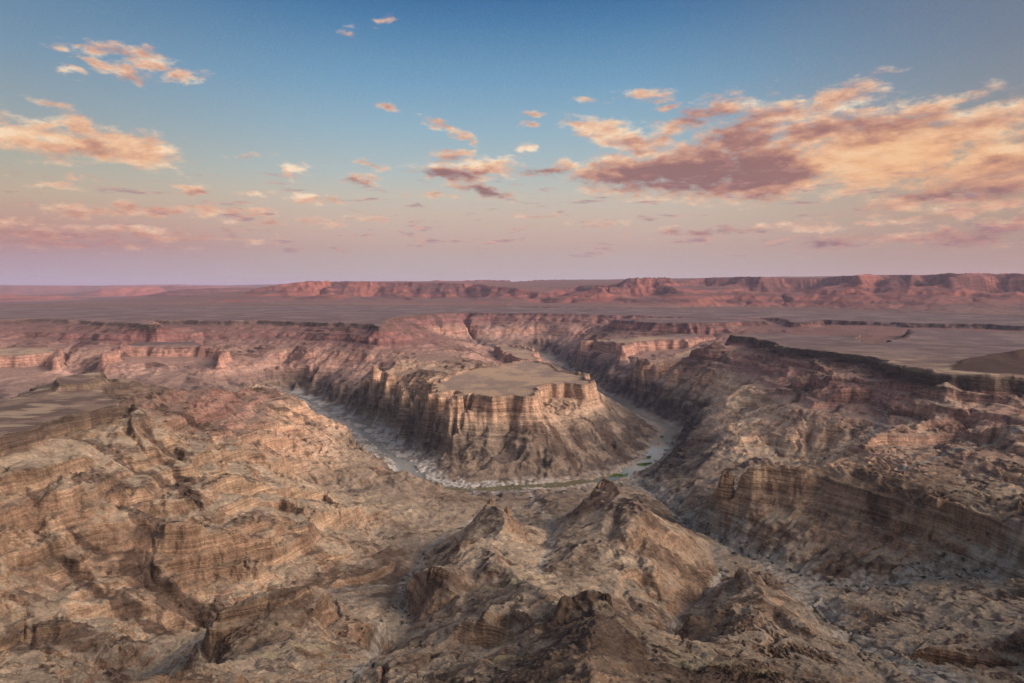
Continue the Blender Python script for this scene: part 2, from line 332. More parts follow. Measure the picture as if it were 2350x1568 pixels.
def erode(h, rr, de, iters, Kf, hard, out, area_pow=.5):
    nr, nt = h.shape
    acc = None
    for it in range(iters):
        par, order = route(h, out)
        # steepest lower neighbour where there is one
        best = np.zeros(h.shape, f4); rec = par.reshape(h.shape).copy(); idx = np.arange(nr*nt).reshape(nr, nt)
        for dy, dx in ((0, 1), (0, -1), (1, 0), (-1, 0), (1, 1), (1, -1), (-1, 1), (-1, -1)):
            sh = np.roll(h, (-dy, -dx), (0, 1)); ri = np.roll(idx, (-dy, -dx), (0, 1))
            s = (h-sh)/math.hypot(dy, dx)*(1+.0*s_j)
            v = s > best
            if dy == 1: v[-1] = False
            if dy == -1: v[0] = False
            if dx == 1: v[:, -1] = False
            if dx == -1: v[:, 0] = False
            best[v] = s[v]; rec[v] = ri[v]
        rec[out] = -1
        # downstream order by flood order is only valid for flood parents: sort by height otherwise
        fl = h.ravel().copy(); filled = fl.tolist(); pl = par.tolist()
        for k in order:
            p = pl[k]
            if p >= 0 and filled[p] > filled[k]: filled[k] = filled[p]+1e-4
        rec_l = rec.ravel()
        filled = np.array(filled)
        bad = (filled > fl+1e-5) | (rec_l < 0)
        rec_l = np.where(bad, par, rec_l)
        # a receiver must come earlier in the flood order
        rank = np.empty(nr*nt, np.int64); rank[np.array(order)] = np.arange(nr*nt)
        bad2 = (rec_l >= 0) & (rank[np.maximum(rec_l, 0)] > rank)
        rec_l = np.where(bad2, par, rec_l)
        rl = rec_l.tolist()
        A = ((rr*de)**2).ravel().tolist()
        for k in reversed(order):
            p = rl[k]
            if p >= 0: A[p] += A[k]
        acc = np.array(A).reshape(h.shape)
        F = (Kf*hard*np.sqrt(acc)/(rr*de)).clip(0, 60)
        Fl = F.ravel().tolist(); hl = h.ravel().tolist()
        for k in order:
            p = rl[k]
            if p >= 0:
                hp = hl[p]
                if hl[k] > hp: hl[k] = (hl[k]+Fl[k]*hp)/(1+Fl[k])
        h = np.array(hl).reshape(h.shape)
    return h, acc
s_j = 0
# coarse pass for the larger ravines, then the full grid
def down(a): return a.reshape(NR//2, 2, NT//2, 2).mean((1, 3))
def up2(a, shape=None):
    nr, nt = a.shape; b = np.zeros((nr*2, nt*2), a.dtype); g = np.pad(a, 1, mode='edge')
    for i in (0, 1):
        for j in (0, 1):
            si = g[:-2, 1:-1] if i == 0 else g[2:, 1:-1]; sj = g[1:-1, :-2] if j == 0 else g[1:-1, 2:]
            c = (g[:-2, :-2], g[:-2, 2:], g[2:, :-2], g[2:, 2:])[i*2+j]
            b[i::2, j::2] = .5625*a+.1875*si+.1875*sj+.0625*c
    return b
hardness = np.where(plain, .04, 1.0)*np.where(RR > 5600, 2.0, 1)*np.clip(RR/700, .75, 1)
def box(a, n):
    for ax in (0, 1):
        g = np.concatenate([np.repeat(np.take(a, [0], ax), n+1, ax), a, np.repeat(np.take(a, [-1], ax), n, ax)], ax).astype(np.float64).cumsum(ax)
        m = g.shape[ax]; a = (np.take(g, range(2*n+1, m), ax)-np.take(g, range(0, m-2*n-1), ax))/(2*n+1)
    return a
def crisp(h0, he, n, g, hold, dmax):
    D = np.clip(he-h0, -dmax, 0); D = D-box(box(D, n), n)
    D = np.where(D > 0, D*.75*(1-hold), D)
    return h0+D*g
hold = np.clip(blur(outlet.astype(f4), 10)*6, 0, 1)
hard_c = down(hardness)
Hc = down(H1); Hc0 = Hc.copy()
oc = down(outlet.astype(float)) > 0
Hc, _ = erode(Hc, down(RR), DE*2, 3, .02, hard_c, oc)
gm = (1-.8*sm(slope, .6, 1.1))*(1-.8*sm(-H1, 335, 370)*sm(RR, 1350, 1700))*sm(slope, .04, .22)
H2 = crisp(H1, H1+up2(Hc-Hc0), 26, gm, hold, 60*np.clip(RR/1500, .5, 2))
log('erode coarse', (Hc-Hc0).min())
H2b, ACC = erode(H2, RR, DE, 2, .018, hardness, outlet)
H3 = crisp(H2, H2b, 12, gm, hold, 30*np.clip(RR/1500, .4, 2))
log('erode fine', (H2b-H2).min())
# ------------------------------------------------------------------ fine grid
NRF, NTF = NR*2, NT*2
thf = th[0]-DE/4+np.arange(NTF)*DF; lrf = lr[0]-DE/4+np.arange(NRF)*DF
TF, LF = np.meshgrid(thf, lrf); RF = np.exp(LF).astype(f4); XF = (RF*np.sin(TF)).astype(f4); YF = (RF*np.cos(TF)).astype(f4)
cell = RF*f4(DF)
HF = up2(H3).astype(f4); CALM = up2(calm.astype(f4)).astype(f4)
LA = up2(np.log(ACC)).astype(f4)
# rills in the nearer ground on the fine grid
SLE = up2(slope.astype(f4))
ka, kb = int((math.log(240)-lrf[0])/DF), int((math.log(2400)-lrf[0])/DF)
sub = HF[ka:kb].astype(np.float64); rs = RF[ka:kb].astype(np.float64)
sub = sub+fbm(XF[ka:kb], YF[ka:kb], 30, 5, .55, cell[ka:kb], ridge=True, seed=51)*1.6*(1-CALM[ka:kb])
ho = up2(outlet.astype(f4))[ka:kb] > .5
s1_, acc1 = erode(sub, rs, DF, 2, .045, (1-.95*CALM[ka:kb]).clip(.05, 1)*np.clip(rs/800, .8, 1), ho)
fade = (sm(RF[ka:kb], 240, 280)*(1-sm(RF[ka:kb], 2000, 2400)))
HF[ka:kb] += ((crisp(sub, s1_, 14, sm(SLE[ka:kb], .08, .35), up2(hold)[ka:kb], 8)-HF[ka:kb])*fade).astype(f4)
LA[ka:kb] = np.maximum(LA[ka:kb]*.0, np.log(acc1))
log('rills')
def bil(a, i, j):
    i = np.clip(i, 0, a.shape[0]-1.001); j = np.clip(j, 0, a.shape[1]-1.001)
    i0 = i.astype(np.int32); j0 = j.astype(np.int32); fi = (i-i0).astype(f4); fj = (j-j0).astype(f4)
    k = i0*a.shape[1]+j0; r = a.ravel()
    return (r[k]*(1-fi)*(1-fj)+r[k+a.shape[1]]*fi*(1-fj)+r[k+1]*(1-fi)*fj+r[k+a.shape[1]+1]*fi*fj)
def dist_poly(ns, px, py, rad):
    d = np.full(px.shape, 1e9, f4); tt = np.zeros(px.shape, f4)
    P = [(a[1]*math.sin(a[0]), a[1]*math.cos(a[0])) for a in ns]
    for k in range(len(P)-1):
        (ax, ay), (bx, by) = P[k], P[k+1]
        lo = math.log(max(R0, min(math.hypot(ax, ay), math.hypot(bx, by))-rad)); hi = math.log(max(math.hypot(ax, ay), math.hypot(bx, by))+rad)
        i0 = int(max(0, (lo-lrf[0])/DF)); i1 = int(min(NRF, (hi-lrf[0])/DF+2))
        rmin = math.exp(lo); da = rad/rmin; aa = sorted((math.atan2(ax, ay), math.atan2(bx, by)))
        j0 = int(np.clip((aa[0]-da-thf[0])/DF, 0, NTF)); j1 = int(np.clip((aa[1]+da-thf[0])/DF+2, 0, NTF))
        if i1 <= i0 or j1 <= j0: continue
        x = px[i0:i1, j0:j1]; y = py[i0:i1, j0:j1]; L2 = (bx-ax)**2+(by-ay)**2
        t = np.clip(((x-ax)*(bx-ax)+(y-ay)*(by-ay))/L2, 0, 1); q = np.hypot(x-ax-t*(bx-ax), y-ay-t*(by-ay)).astype(f4)
        s = d[i0:i1, j0:j1]; m = q < s; s[m] = q[m]; tt[i0:i1, j0:j1][m] = (k+t)[m]
    return d, tt
# ledges: a polyline of survey points dropped on the ground; the ground steps down across it
def hit(px, py):
    az, t = ray(px, py); j = int(np.clip((az-thf[0])/DF, 0, NTF-1)); c = HF[:, j]/RF[:, j]
    k = np.flatnonzero((c >= t) & (RF[:, j] > 240)); return az, float(RF[k[0], j]) if len(k) else 3000.0
def STEP(k, st, drop, L=38):
    p = [hit(*Q(k, float(w.split(',')[0]), float(w.split(',')[1]), 0)[:2]) for w in st.split()]; p.sort()
    az = np.array([q[0] for q in p]); lr_ = np.log([q[1] for q in p]); j0 = max(0, int((az[0]-thf[0])/DF)); j1 = min(NTF, int((az[-1]-thf[0])/DF))
    if j1-j0 < 8: return
    rl = np.interp(thf[j0:j1], az, lr_); e = np.linspace(0, 1, j1-j0); fade = sm(e, 0, .12)*(1-sm(e, .88, 1)); fade = fade*(.55+.45*np.clip(1+fbm(np.arange(j0, j1)*1.0, np.full(j1-j0, drop*3.1+k), 40, 2), 0, 1.5))
    jump = np.zeros(j1-j0); dl = np.abs(np.diff(lr_))/np.maximum(np.diff(az), 1e-4)
    for q in range(len(dl)):
        if dl[q] > 3.5: jump[max(0, int((az[q]-thf[j0])/DF)-6):int((az[q+1]-thf[j0])/DF)+6] = 1
    for _ in range(10): jump[1:-1] = (jump[:-2]+jump[1:-1]+jump[2:])/3
    fade = fade*(1-np.clip(jump*1.5, 0, 1))
    i0 = max(0, int((rl.min()-.25-lrf[0])/DF)); i1 = min(NRF, int((rl.max()+.25-lrf[0])/DF))
    s_ = (RF[i0:i1, j0:j1]-np.exp(rl)[None]); w_ = 3.5+RF[i0:i1, j0:j1]*.0012
    HF[i0:i1, j0:j1] += (.5*drop*np.tanh(s_/w_)*np.exp(-np.abs(s_)/L)*fade[None]).astype(f4)
CHUTES = []
def CARVE(k, st, depth, w, dark=0):
    p = []
    for q in st.split():
        az, r = hit(*Q(k, float(q.split(',')[0]), float(q.split(',')[1]), 0)[:2]); p.append((az, r, 0))
    q = [p[0]]
    for a in p[1:]:
        if abs(math.log(a[1]/q[-1][1])) < .35: q.append(a)
    if len(q) < 2: return
    d, t = dist_poly(q, XF+wob[0], YF+wob[1], w*1.3); e = np.clip(t/.8, 0, 1)*np.clip((len(q)-1-t)/.5+.35, 0, 1)
    HF[...] -= (depth*np.clip(1-d/(w*(.35+.65*np.clip(t/2, 0, 1))), 0, 1)**1.25*e).astype(f4)
    if dark: CHUTES.append((q, dark, w))
wob = (fbm(XF, YF, 60, 3, .5, cell, seed=71)*9, fbm(XF, YF, 60, 3, .5, cell, seed=72)*9)
for a_ in ((4, '300,330 500,300 700,330 900,470 1050,560', -15, 70), (4, '450,640 700,830 900,920 1150,1050', -9, 50), (4, '1050,560 1300,540 1600,560 1900,450 2180,530', -13, 70), (1, '800,1010 900,1110 980,1250 1050,1400', -12, 60),
           (4, '480,400 650,500 850,590 1000,720 1200,850 1350,960 1480,1070', 24, 62, 12), (4, '230,480 420,600 600,760 780,880 950,985 1150,1130', 17, 50, 8), (4, '740,210 900,270 1050,330 1200,390 1350,450', 15, 45, 7),
           (1, '1000,1020 1150,1090 1290,1140', 10, 42, 9), (1, '880,1110 1000,1210 1110,1290 1250,1340', 19, 50, 8), (1, '1010,1340 1150,1430 1280,1510', 14, 42, 7), (4, '850,30 1000,60 1150,130 1320,270', 14, 42, 9), (4, '100,180 250,300 330,420', 9, 40), (4, '100,700 300,800 500,880', 9, 40),
           (3, '1100,760 950,860 830,950 700,1040', 18, 75, 9), (3, '1450,900 1350,1000 1330,1170 1200,1290 1050,1400', 20, 80), (3, '2150,1010 2000,1120 1800,1250 1650,1330', 18, 75), (3, '2330,1040 2200,1200 2050,1330', 15, 60, 6), (3, '700,900 560,1020 420,1120', 14, 60),
           (3, '1300,900 1150,1010 950,1110', -12, 65), (3, '1650,1180 1450,1290 1250,1380', -12, 65), (3, '1000,850 930,900 850,980', 8, 40, 6), (3, '1250,960 1130,1040 1050,1080', 10, 40, 7),
           (5, '2000,640 2080,800 2150,1000', 8, 26), (5, '1850,860 1950,1000 2050,1150', 8, 24), (5, '1000,640 950,720 900,820', 8, 24), (5, '1130,560 1160,640 1200,720', 6, 18), (5, '1200,380 1290,460 1380,560', 7, 22), (5, '1620,620 1560,700 1450,740', -4, 20),
           (5, '1900,300 1850,420 1800,560', 8, 22), (5, '1150,1010 1050,1150 950,1290', 9, 26), (5, '780,900 700,1010 620,1120', 7, 22), (6, '560,880 700,1050 820,1200', 6, 20), (6, '620,1000 800,1110 1000,1270', 6, 20), (6, '600,1040 650,1200 680,1330', 6, 18), (6, '420,800 300,900 180,960', 7, 22),
           (4, '1700,930 1650,1050 1500,1250', 6, 24), (4, '2000,920 2000,1050 1950,1180', 5, 22), (4, '2200,1000 2200,1120 2250,1200', 5, 20), (6, '1000,520 900,640 800,720', 7, 30), (6, '1750,560 1700,680 1650,770', 6, 25), (6, '2000,620 1980,700 1960,770', 5, 22), (6, '700,300 620,450 560,600', 8, 35),
           (2, '1250,1160 1200,1300 1150,1450', 12, 50), (2, '1050,1150 900,1280 780,1400', 12, 50), (2, '1400,1120 1500,1280 1650,1450', 12, 45, 10), (2, '1600,1090 1800,1250 1950,1380', 10, 45, 10), (2, '1700,1050 1900,1180 2050,1300', 8, 40, 9), (2, '850,1060 700,1180 600,1300', 12, 55)):
    CARVE(*a_)
rq = random.Random(5); FT = [node(p) for p in LIP]
la, lr2, lz = (np.array([q[c] for q in FT]) for c in range(3)); az_ = la[1]
while az_ < A1-.02:
    az_ += rq.uniform(.012, .030); r_ = float(np.interp(az_, la, lr2)); z_ = float(np.interp(az_, la, lz)); dp = rq.uniform(22, 48)*(.6 if z_ < 30 else 1)
    sk = rq.uniform(-.012, .016); q = [(az_, r_-20, 0), (az_+sk*.5, r_-380, 0), (az_+sk, r_-950, 0)]
    d_, t_ = dist_poly(q, XF, YF, 170); HF -= (dp*np.clip(1-d_/(55+55*np.clip(t_, 0, 2)), 0, 1)*sm(t_, .02, .3)*(1-sm(t_, 1.3, 2))).astype(f4)
log('carved')
for k, st, d in ((1, '1600,1290 1800,1300 1990,1310 2060,1350 2180,1430', 20), (1, '1180,1330 1300,1400 1450,1390 1650,1410 1800,1470 1990,1470 2140,1450', 22), (1, '1500,1180 1700,1195 1900,1190 2020,1220 2150,1330', 16),
                 (1, '1000,1180 1200,1170 1450,1110 1700,1060 1850,980', 12), (1, '800,1150 900,1240 1000,1340 1150,1380', 14),
                 (4, '1050,580 1250,565 1500,610 1750,600 1880,650 2050,570 2170,545', 26), (4, '1430,210 1650,215 1900,240 2200,235 2340,330', 22), (4, '1450,330 1650,310 1850,330 2050,400 2200,390', 16),
                 (4, '0,400 200,385 400,330 560,250 660,190', 20), (4, '0,190 300,160 450,80 700,40', 16), (4, '0,640 200,650 400,620 560,750 700,850', 14), (4, '400,990 600,1015 900,1000 1200,1100 1380,1180', 12),
                 (4, '450,930 700,880 900,840 1100,900 1250,1010', 12), (4, '0,830 150,850 330,900 450,960', 10), (4, '1100,760 1300,740 1550,760 1750,800 1900,800', 14),
                 (3, '800,800 1000,900 1300,880 1600,905 1900,930', 18), (3, '600,1170 900,1110 1200,1000 1320,930', 14), (3, '1500,1020 1800,965 2100,1000 2350,1010', 16), (3, '900,1260 1100,1210 1250,1150 1400,1190', 14),
                 (3, '1100,1400 1300,1340 1500,1290 1700,1290 1900,1250 2100,1300 2350,1250', 22), (3, '1400,1130 1700,1100 2000,1150 2200,1130 2350,1140', 16), (3, '450,700 650,720 900,800 1150,860', 14), (3, '1200,780 1500,860 1800,915 2100,935 2350,940', 16),
                 (5, '1850,780 2000,770 2100,800 2200,900', 14), (5, '800,560 900,530 1000,560 1060,640', 10), (5, '1880,560 1980,600 2100,560 2140,480', 14), (5, '900,1120 1100,1090 1300,1100', 8), (5, '0,870 150,840 300,760 420,700', 10)):
    STEP(k, st, d)
log('ledges')
# scalloped edges: shift where the ground is looked up by a few metres
I, J = np.meshgrid(np.arange(NRF, dtype=f4), np.arange(NTF, dtype=f4), indexing='ij')
wa = (fbm(XF, YF, 230, 4, .5, cell, seed=5)*24+fbm(XF, YF, 75, 4, .5, cell, ridge=True, seed=45)*3.5).astype(f4); wb = (fbm(XF, YF, 230, 4, .5, cell, seed=6)*24+fbm(XF, YF, 75, 4, .5, cell, ridge=True, seed=46)*3.5).astype(f4)
wamp = np.clip(RF/1400, .22, 1.7)*(1+.4*sm(RF, 5600, 6500))*(1+.0*CALM)
HF = bil(HF, I+wa*wamp/cell, J+wb*wamp/cell); CALM = bil(CALM, I+wa*wamp/cell, J+wb*wamp/cell)
log('warp')
def grad(h):
    a, b = np.gradient(h); return a/cell, b/cell
ga, gb = grad(HF); SL = np.hypot(ga, gb)
n1 = fbm(XF, YF, 45, 6, .55, cell, seed=8); n2 = fbm(XF, YF, 28, 5, .55, cell, ridge=True, seed=9)
rough = np.clip(SL*1.3, .06, 1)*(1-.85*CALM)*(.35+.65*sm(fbm(XF, YF, 210, 3, .5, seed=81), -.15, .3))*np.clip(RF/900, .6, 1.6)
HF = HF+(n1*1.9+n2*1.0).astype(f4)*rough
# beds: hard layers stand as cliffs, soft ones lie back
dip = (fbm(XF, YF, 1400, 2, .5, seed=11)*9).astype(f4)
zz = HF+dip
def bench(z, c, w, A): u = (z-c)/w; return A*u*np.exp(-u*u)
reg = sm(RF, 950, 1500)
T = np.zeros_like(HF)
T += bench(zz, -338, 34, 17)*reg
T += bench(zz, -262, 15, 16)*reg
T += bench(zz, -232, 11, 10)*reg
T += bench(zz, -288, 9, 8)*reg
mesaz = RF > 5600
T = np.where(mesaz, bench(zz, 20, 40, 34)+bench(zz, -70, 22, 20)+bench(zz, -120, 15, 10), T)
bl = (fbm(XF, YF, 160, 3, .5, seed=12)+.25).astype(f4)
pxf = CX+FPX*np.tan(TF); mid_ = sm(pxf, 780, 900)*(1-sm(pxf, 1620, 1740))*(1-sm(RF, 1050, 1150))
fg = (1-sm(RF, 1150, 1600))*np.clip(bl*1.5+.5, 0, 1)*(1-.85*mid_)
for k, (c, w) in enumerate(((-222, 7), (-246, 8), (-268, 6), (-287, 7), (-306, 8), (-325, 9), (-345, 6), (-362, 8), (-384, 7), (-402, 6))):
    T += bench(zz, c, w, w*1.5)*fg*(.62+.38*math.sin(k*2.3))
T *= np.where(mesaz, 1, (HF > -455))*sm(SL, .12, .35)
HF2 = HF+T
small = np.zeros_like(HF)
zf = zz+n1*2.0
for lam, a in ((17.0, 1.5), (7.3, .75)):
    ph = zf/lam*2*np.pi
    small += a*np.sin(ph).astype(f4)*np.clip(lam/(3.0*cell)-.2, 0, 1)
HF2 = HF2+small*np.clip(SL*1.6-.35, 0, 1)*(1-CALM)*sm(HF, -440, -400)*(.35+.65*sm(bl, -.2, .3))*(1-.6*mid_)
# river channel
log('beds')
RD, RT = dist_poly(rivn, XF, YF, 220)
# half width of open water and of the pale boulder bed at each survey point
WID = np.array([14,14,14,14,14, 8, 7, 7,10,15,10,13, 9,22,24,15,13,16,18,17,18,17,18,20,24,28,28,28,14,10,8,12,12,12,12,12,12,12,12,12,10,10,10][:len(rivn)]+[10]*max(0, len(rivn)-43), float)
BED = np.array([40,40,40,40,50,60,60,75,90,95,100,105,100,90,85,75,60,55,60,60,60,60,55,50,50,50,50,45,60,55,50,45,40,40,40,40,45,50,50,50,50,50,50][:len(rivn)]+[50]*max(0, len(rivn)-43), float)
kk = np.arange(len(rivn)); assert len(WID) == len(rivn) == len(BED), (len(WID), len(rivn))
wn = (fbm(XF, YF, 45, 5, .6, cell, seed=14)).astype(f4)
W = np.interp(RT, kk, WID).astype(f4)*(1.15+.7*wn); Bd = np.interp(RT, kk, BED).astype(f4)*.60*(1+.5*wn)
near = RD < 215
bedz = RIVZ-3+sm(RD, W*.75, W*1.1)*4.2+np.clip(RD-W, 0, 400)*.05+fbm(XF, YF, 16, 4, .65, cell, ridge=True, seed=15)*2.0
bank = np.clip((RD-Bd*.8)/(Bd*1.8+25), 0, 1)**1.3
HF2 = np.where(near, np.minimum(bedz*(1-bank)+np.maximum(HF2, bedz)*bank, np.where(bank >= 1, 1e9, 1e9)), HF2).astype(f4)
log('river')
# gravel washes on the right
washes = [l[0] for l in lines if l[1] == 2]
WD = np.full(HF2.shape, 1e9, f4)
for ns in washes: WD = np.minimum(WD, dist_poly(ns, XF, YF, 60)[0])
ww = np.clip(22*(1+.7*wn), 6, 48)
HF2 -= ((1-sm(WD, ww*.5, ww*1.3))*1.5).astype(f4)
# ------------------------------------------------------------------ geology as base colour
ga, gb = grad(HF2); SL2 = np.hypot(ga, gb)
SLs = blur(SL2, 3)
def lic(src, steps, ga, gb):
    g = np.hypot(ga, gb)+1e-6; di = ga/g; dj = gb/g
    acc = src.copy(); i, j = I.copy(), J.copy()
    for s in range(steps):
        ii = np.clip(i, 0, NRF-1).astype(np.int32); jj = np.clip(j, 0, NTF-1).astype(np.int32); k = ii*NTF+jj
        i += di.ravel()[k]*1.3; j += dj.ravel()[k]*1.3
        ii = np.clip(i, 0, NRF-1).astype(np.int32); jj = np.clip(j, 0, NTF-1).astype(np.int32)
        acc += src.ravel()[ii*NTF+jj]
    return acc/(steps+1)
hs = blur(HF, 4); gsa, gsb = grad(hs)
white = rng.rand(NRF, NTF).astype(f4)-.5
src = (white*2.2+perlin(I/7, J/7)*.8).astype(f4)
streak = lic(src, 22, gsa, gsb); streak = streak/streak.std()
bigsrc = perlin(I/26, J/26).astype(f4)+.5*perlin(I/11+9, J/11)
bigstreak = lic(bigsrc, 42, gsa, gsb); bigstreak = bigstreak/bigstreak.std()
log('streaks')
C = lambda r, g, b: np.array([r, g, b], f4)
def mix(a, b, w): w = np.clip(w, 0, 1)[..., None]; return a*(1-w)+b*w
zc = HF2+dip+n1*2
lay = rng.rand(600).astype(f4); lay2 = rng.rand(600).astype(f4)
band = (np.interp((zc+700)/3.3, np.arange(600), lay)-.5)*1.0+(np.interp((zc+700)/11.0, np.arange(600), lay2)-.5)*1.1
band = (band*np.clip(4.5/cell, .35, 1)).astype(f4)
big = fbm(XF, YF, 420, 4, .55, seed=21).astype(f4); med = fbm(XF, YF, 60, 4, .6, cell, seed=22).astype(f4); fine = fbm(XF, YF, 14, 4, .65, cell, seed=23).astype(f4)
fgm = 1-sm(RF+big*200, 1150, 1750)
col = np.zeros(HF2.shape+(3,), f4)
# middle distance strata
keys = [(-500, C(.23,.175,.135)), (-430, C(.24,.18,.14)), (-385, C(.30,.22,.165)), (-372, C(.40,.275,.20)), (-350, C(.42,.28,.20)), (-330, C(.38,.235,.165)), (-318, C(.45,.31,.22)), (-308, C(.33,.22,.16)), (-290, C(.25,.15,.125)),
        (-270, C(.215,.12,.105)), (-258, C(.29,.165,.135)), (-245, C(.20,.11,.095)), (-232, C(.26,.15,.125)), (-222, C(.16,.09,.08)), (-214, C(.10,.07,.06)), (-204, C(.10,.075,.065)), (-198, C(.24,.18,.14)), (100, C(.24,.17,.14))]
kz = np.array([k[0] for k in keys]); kc = np.array([k[1] for k in keys])
strat = np.stack([np.interp(zc, kz, kc[:, c]) for c in range(3)], -1).astype(f4)
scree = mix(C(.31,.235,.175)+0*strat, C(.22,.15,.115)+0*strat, sm(zc, -330, -260))
steep = sm(SLs, .55, .95)
col = mix(scree, strat, .35+.65*steep)
# foreground: tan rock, rusty where it stands steep, dark varnished mounds, straw crests
tan = mix(C(.34,.27,.20)+0*col, C(.25,.185,.135)+0*col, sm(big+med*.5, -.3, .5))
rust = mix(C(.34,.23,.155)+0*col, C(.21,.13,.088)+0*col, sm(med+fine*.5, -.4, .5))
fgc = mix(tan, rust, sm(SLs, .6, 1.0)*.8)
col = mix(col, fgc, fgm)
# basement: dark broken gneiss near the river
rgt = sm(pxf, 1290, 1420)*sm(RF, 1450, 1650)*(1-sm(RF, 3300, 3800))
base = mix(C(.235,.18,.14)+0*col, C(.072,.06,.058)+0*col, sm(med+streak*.25+fine*.4+.55*rgt, -.1, .7))
col = mix(col, base, sm(-zc, 385-25*rgt, 425-25*rgt)*(1-fgm*.75)*.88)
# dark scree chutes and varnish
farw = sm(RF, 2100, 2800)*(RF < 5600)
dk = sm(bigstreak+.45*farw, .75, 1.5)*sm(SLs, .25, .5)*(1-sm(SLs, 1.0, 1.6))*(1-CALM)
col = mix(col, C(.10,.068,.055)+0*col, dk*.85)
var = sm(big*.8+med*.45, .12, .42)*(1-sm(SLs, .45, .8))*fgm
col = mix(col, C(.12,.08,.056)+0*col, var*.75)
grain = blur(white, 1)*2.2
col *= (1+.10*streak*sm(SLs, .2, .5)*(1-.6*steep)+.20*fine+.42*band*sm(SLs, .28, .6)*sm(HF2, -470, -420)+.26*grain)[..., None].clip(.45, 1.7)
for q_, wd_, w_ in CHUTES:
    d_, t_ = dist_poly(q_, XF+wob[0]+n1*5, YF+wob[1]+n2*5, 60); wk = wd_*(.5+1.0*np.clip(t_/len(q_), 0, 1))
    col = mix(col, C(.085,.056,.044)*(1+.5*fine[..., None]), (1-sm(d_, wk*.7, wk*1.5))*.85*sm(t_, 0, .25))
# crest light straw: convex ground
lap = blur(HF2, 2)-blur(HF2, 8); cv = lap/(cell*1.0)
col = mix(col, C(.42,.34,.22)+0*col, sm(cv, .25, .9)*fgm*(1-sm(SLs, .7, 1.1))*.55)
# named patches of dark varnished ground and straw grass, laid out in plan
def region(pts, soft=.012):
    ns = [node(p) for p in pts]; poly = [(a[0], math.log(a[1])) for a in ns]
    xs = [p[0] for p in poly]; ys = [p[1] for p in poly]
    j0, j1 = int((min(xs)-.03-thf[0])/DF), int((max(xs)+.03-thf[0])/DF); i0, i1 = int((min(ys)-.05-lrf[0])/DF), int((max(ys)+.05-lrf[0])/DF)
    j0 = max(0, j0); j1 = min(NTF, j1); i0 = max(0, i0); i1 = min(NRF, i1); sl = (slice(i0, i1), slice(j0, j1))
    m = inpoly(TF[sl]+n1[sl]*soft, LF[sl]+med[sl]*soft*2, poly).astype(f4)
    return sl, blur(m, 5)
DARKC = C(.078,.054,.041)
for k, st, w in ((4, '1480,1085,600 1530,1000,612 1700,905,622 2000,890,630 2150,960,645 2000,1200,560 1700,1285,510 1400,1395,458 1180,1435,448 1250,1330,500 1400,1180,560', .7),
                 (4, '480,400,1010 650,500,960 850,590,935 950,650,925 1200,850,890 1480,1000,855 1480,1080,845 1250,1150,830 1080,1000,850 1000,850,885 850,700,920 650,560,950', .8),
                 (4, '-200,960,860 0,990,852 250,1060,838 600,1130,797 850,1230,772 700,1290,760 450,1260,780 200,1300,790 0,1200,815 -200,1100,830', .7),
                 (4, '200,470,975 350,540,950 520,640,925 600,740,900 480,700,910 330,600,930', .7), (4, '750,210,1110 900,270,1095 1060,330,1085 1250,380,1070 1150,400,1060 950,330,1075', .8),
                 (4, '900,400,1010 1150,430,1010 1500,450,1020 1550,500,1000 1200,540,970 1050,570,955', .45),
                 (5, '1400,1150,485 1530,920,522 1640,920,528 1750,880,530 1900,1000,508 2040,1190,463 2120,1450,395 1950,1500,388 1850,1320,415 1720,1300,378 1500,1250,430 1300,1270,455', .8),
                 (5, '870,850,748 1000,845,740 1180,805,716 1250,850,668 1320,900,640 1100,1080,590 900,1080,600 850,950,660', .6),
                 (5, '1300,750,770 1430,650,850 1560,605,872 1650,615,868 1750,700,820 1600,785,778 1450,778,784', .7),
                 (5, '600,730,766 660,722,764 830,830,745 800,900,700 640,880,700', .6), (5, '1350,300,-452 1450,230,-440 1650,260,-441 1600,400,1250 1400,420,1200', .5),
                 (5, '1900,230,-440 2100,250,-426 2300,330,-428 2350,480,1150 2100,420,1200', .7),
                 (6, '1150,60,-302 1450,128,-298 1800,198,-294 2350,298,-284 2450,420,-288 2350,415,-290 2000,342,-299 1700,292,-304 1300,222,-308 1200,130,-310', .75),
                 (6, '880,720,-400 1000,600,-384 1200,640,-380 1450,690,-378 1530,790,-386 1250,845,-395 1000,780,-400', .85),
                 (6, '-60,450,940 100,530,930 340,715,908 250,745,890 100,660,880 -40,560,900', .85),
                 (6, '0,960,700 300,960,690 420,980,685 380,1100,640 150,1250,600 -50,1200,600', .5),
                 (1, '370,850,-190 715,825,-192 730,880,-193 640,930,-200 400,900,-196', .8), (1, '0,1230,-205 420,1110,-205 620,1045,-203 790,1010,-200 750,1060,-201 430,1150,-206 0,1290,-206', .7)):
    sl, m = region(K(k, st)); col[sl] = mix(col[sl], DARKC*(1+.5*med[sl][..., None]+.5*fine[sl][..., None]), m*w*np.clip(.75+1.2*fine[sl], .2, 1))
for k, st, w in ((6, '-50,1280,448 300,1385,442 700,1420,440 760,1500,425 300,1520,405 0,1470,400', .6), (5, '940,850,740 1100,810,728 1180,785,725 1300,775,745 1450,765,790 1450,785,775 1300,805,735 1180,815,705 1000,860,728', .8),
                 (4, '1380,1400,452 1560,1325,482 1750,1275,508 2000,1250,530 2250,1265,550 2250,1300,535 2000,1300,515 1750,1330,490 1560,1370,468', .55),
                 (5, '1550,1120,470 1750,1040,455 1780,1060,448 1600,1140,452', .7), (5, '600,1440,430 900,1420,432 1300,1380,440 1300,1410,430 900,1470,415', .55)):
    sl, m = region(K(k, st), .004); col[sl] = mix(col[sl], C(.38,.325,.20)+0*col[sl], m*w*np.clip(.6+1.5*fine[sl], .1, 1))
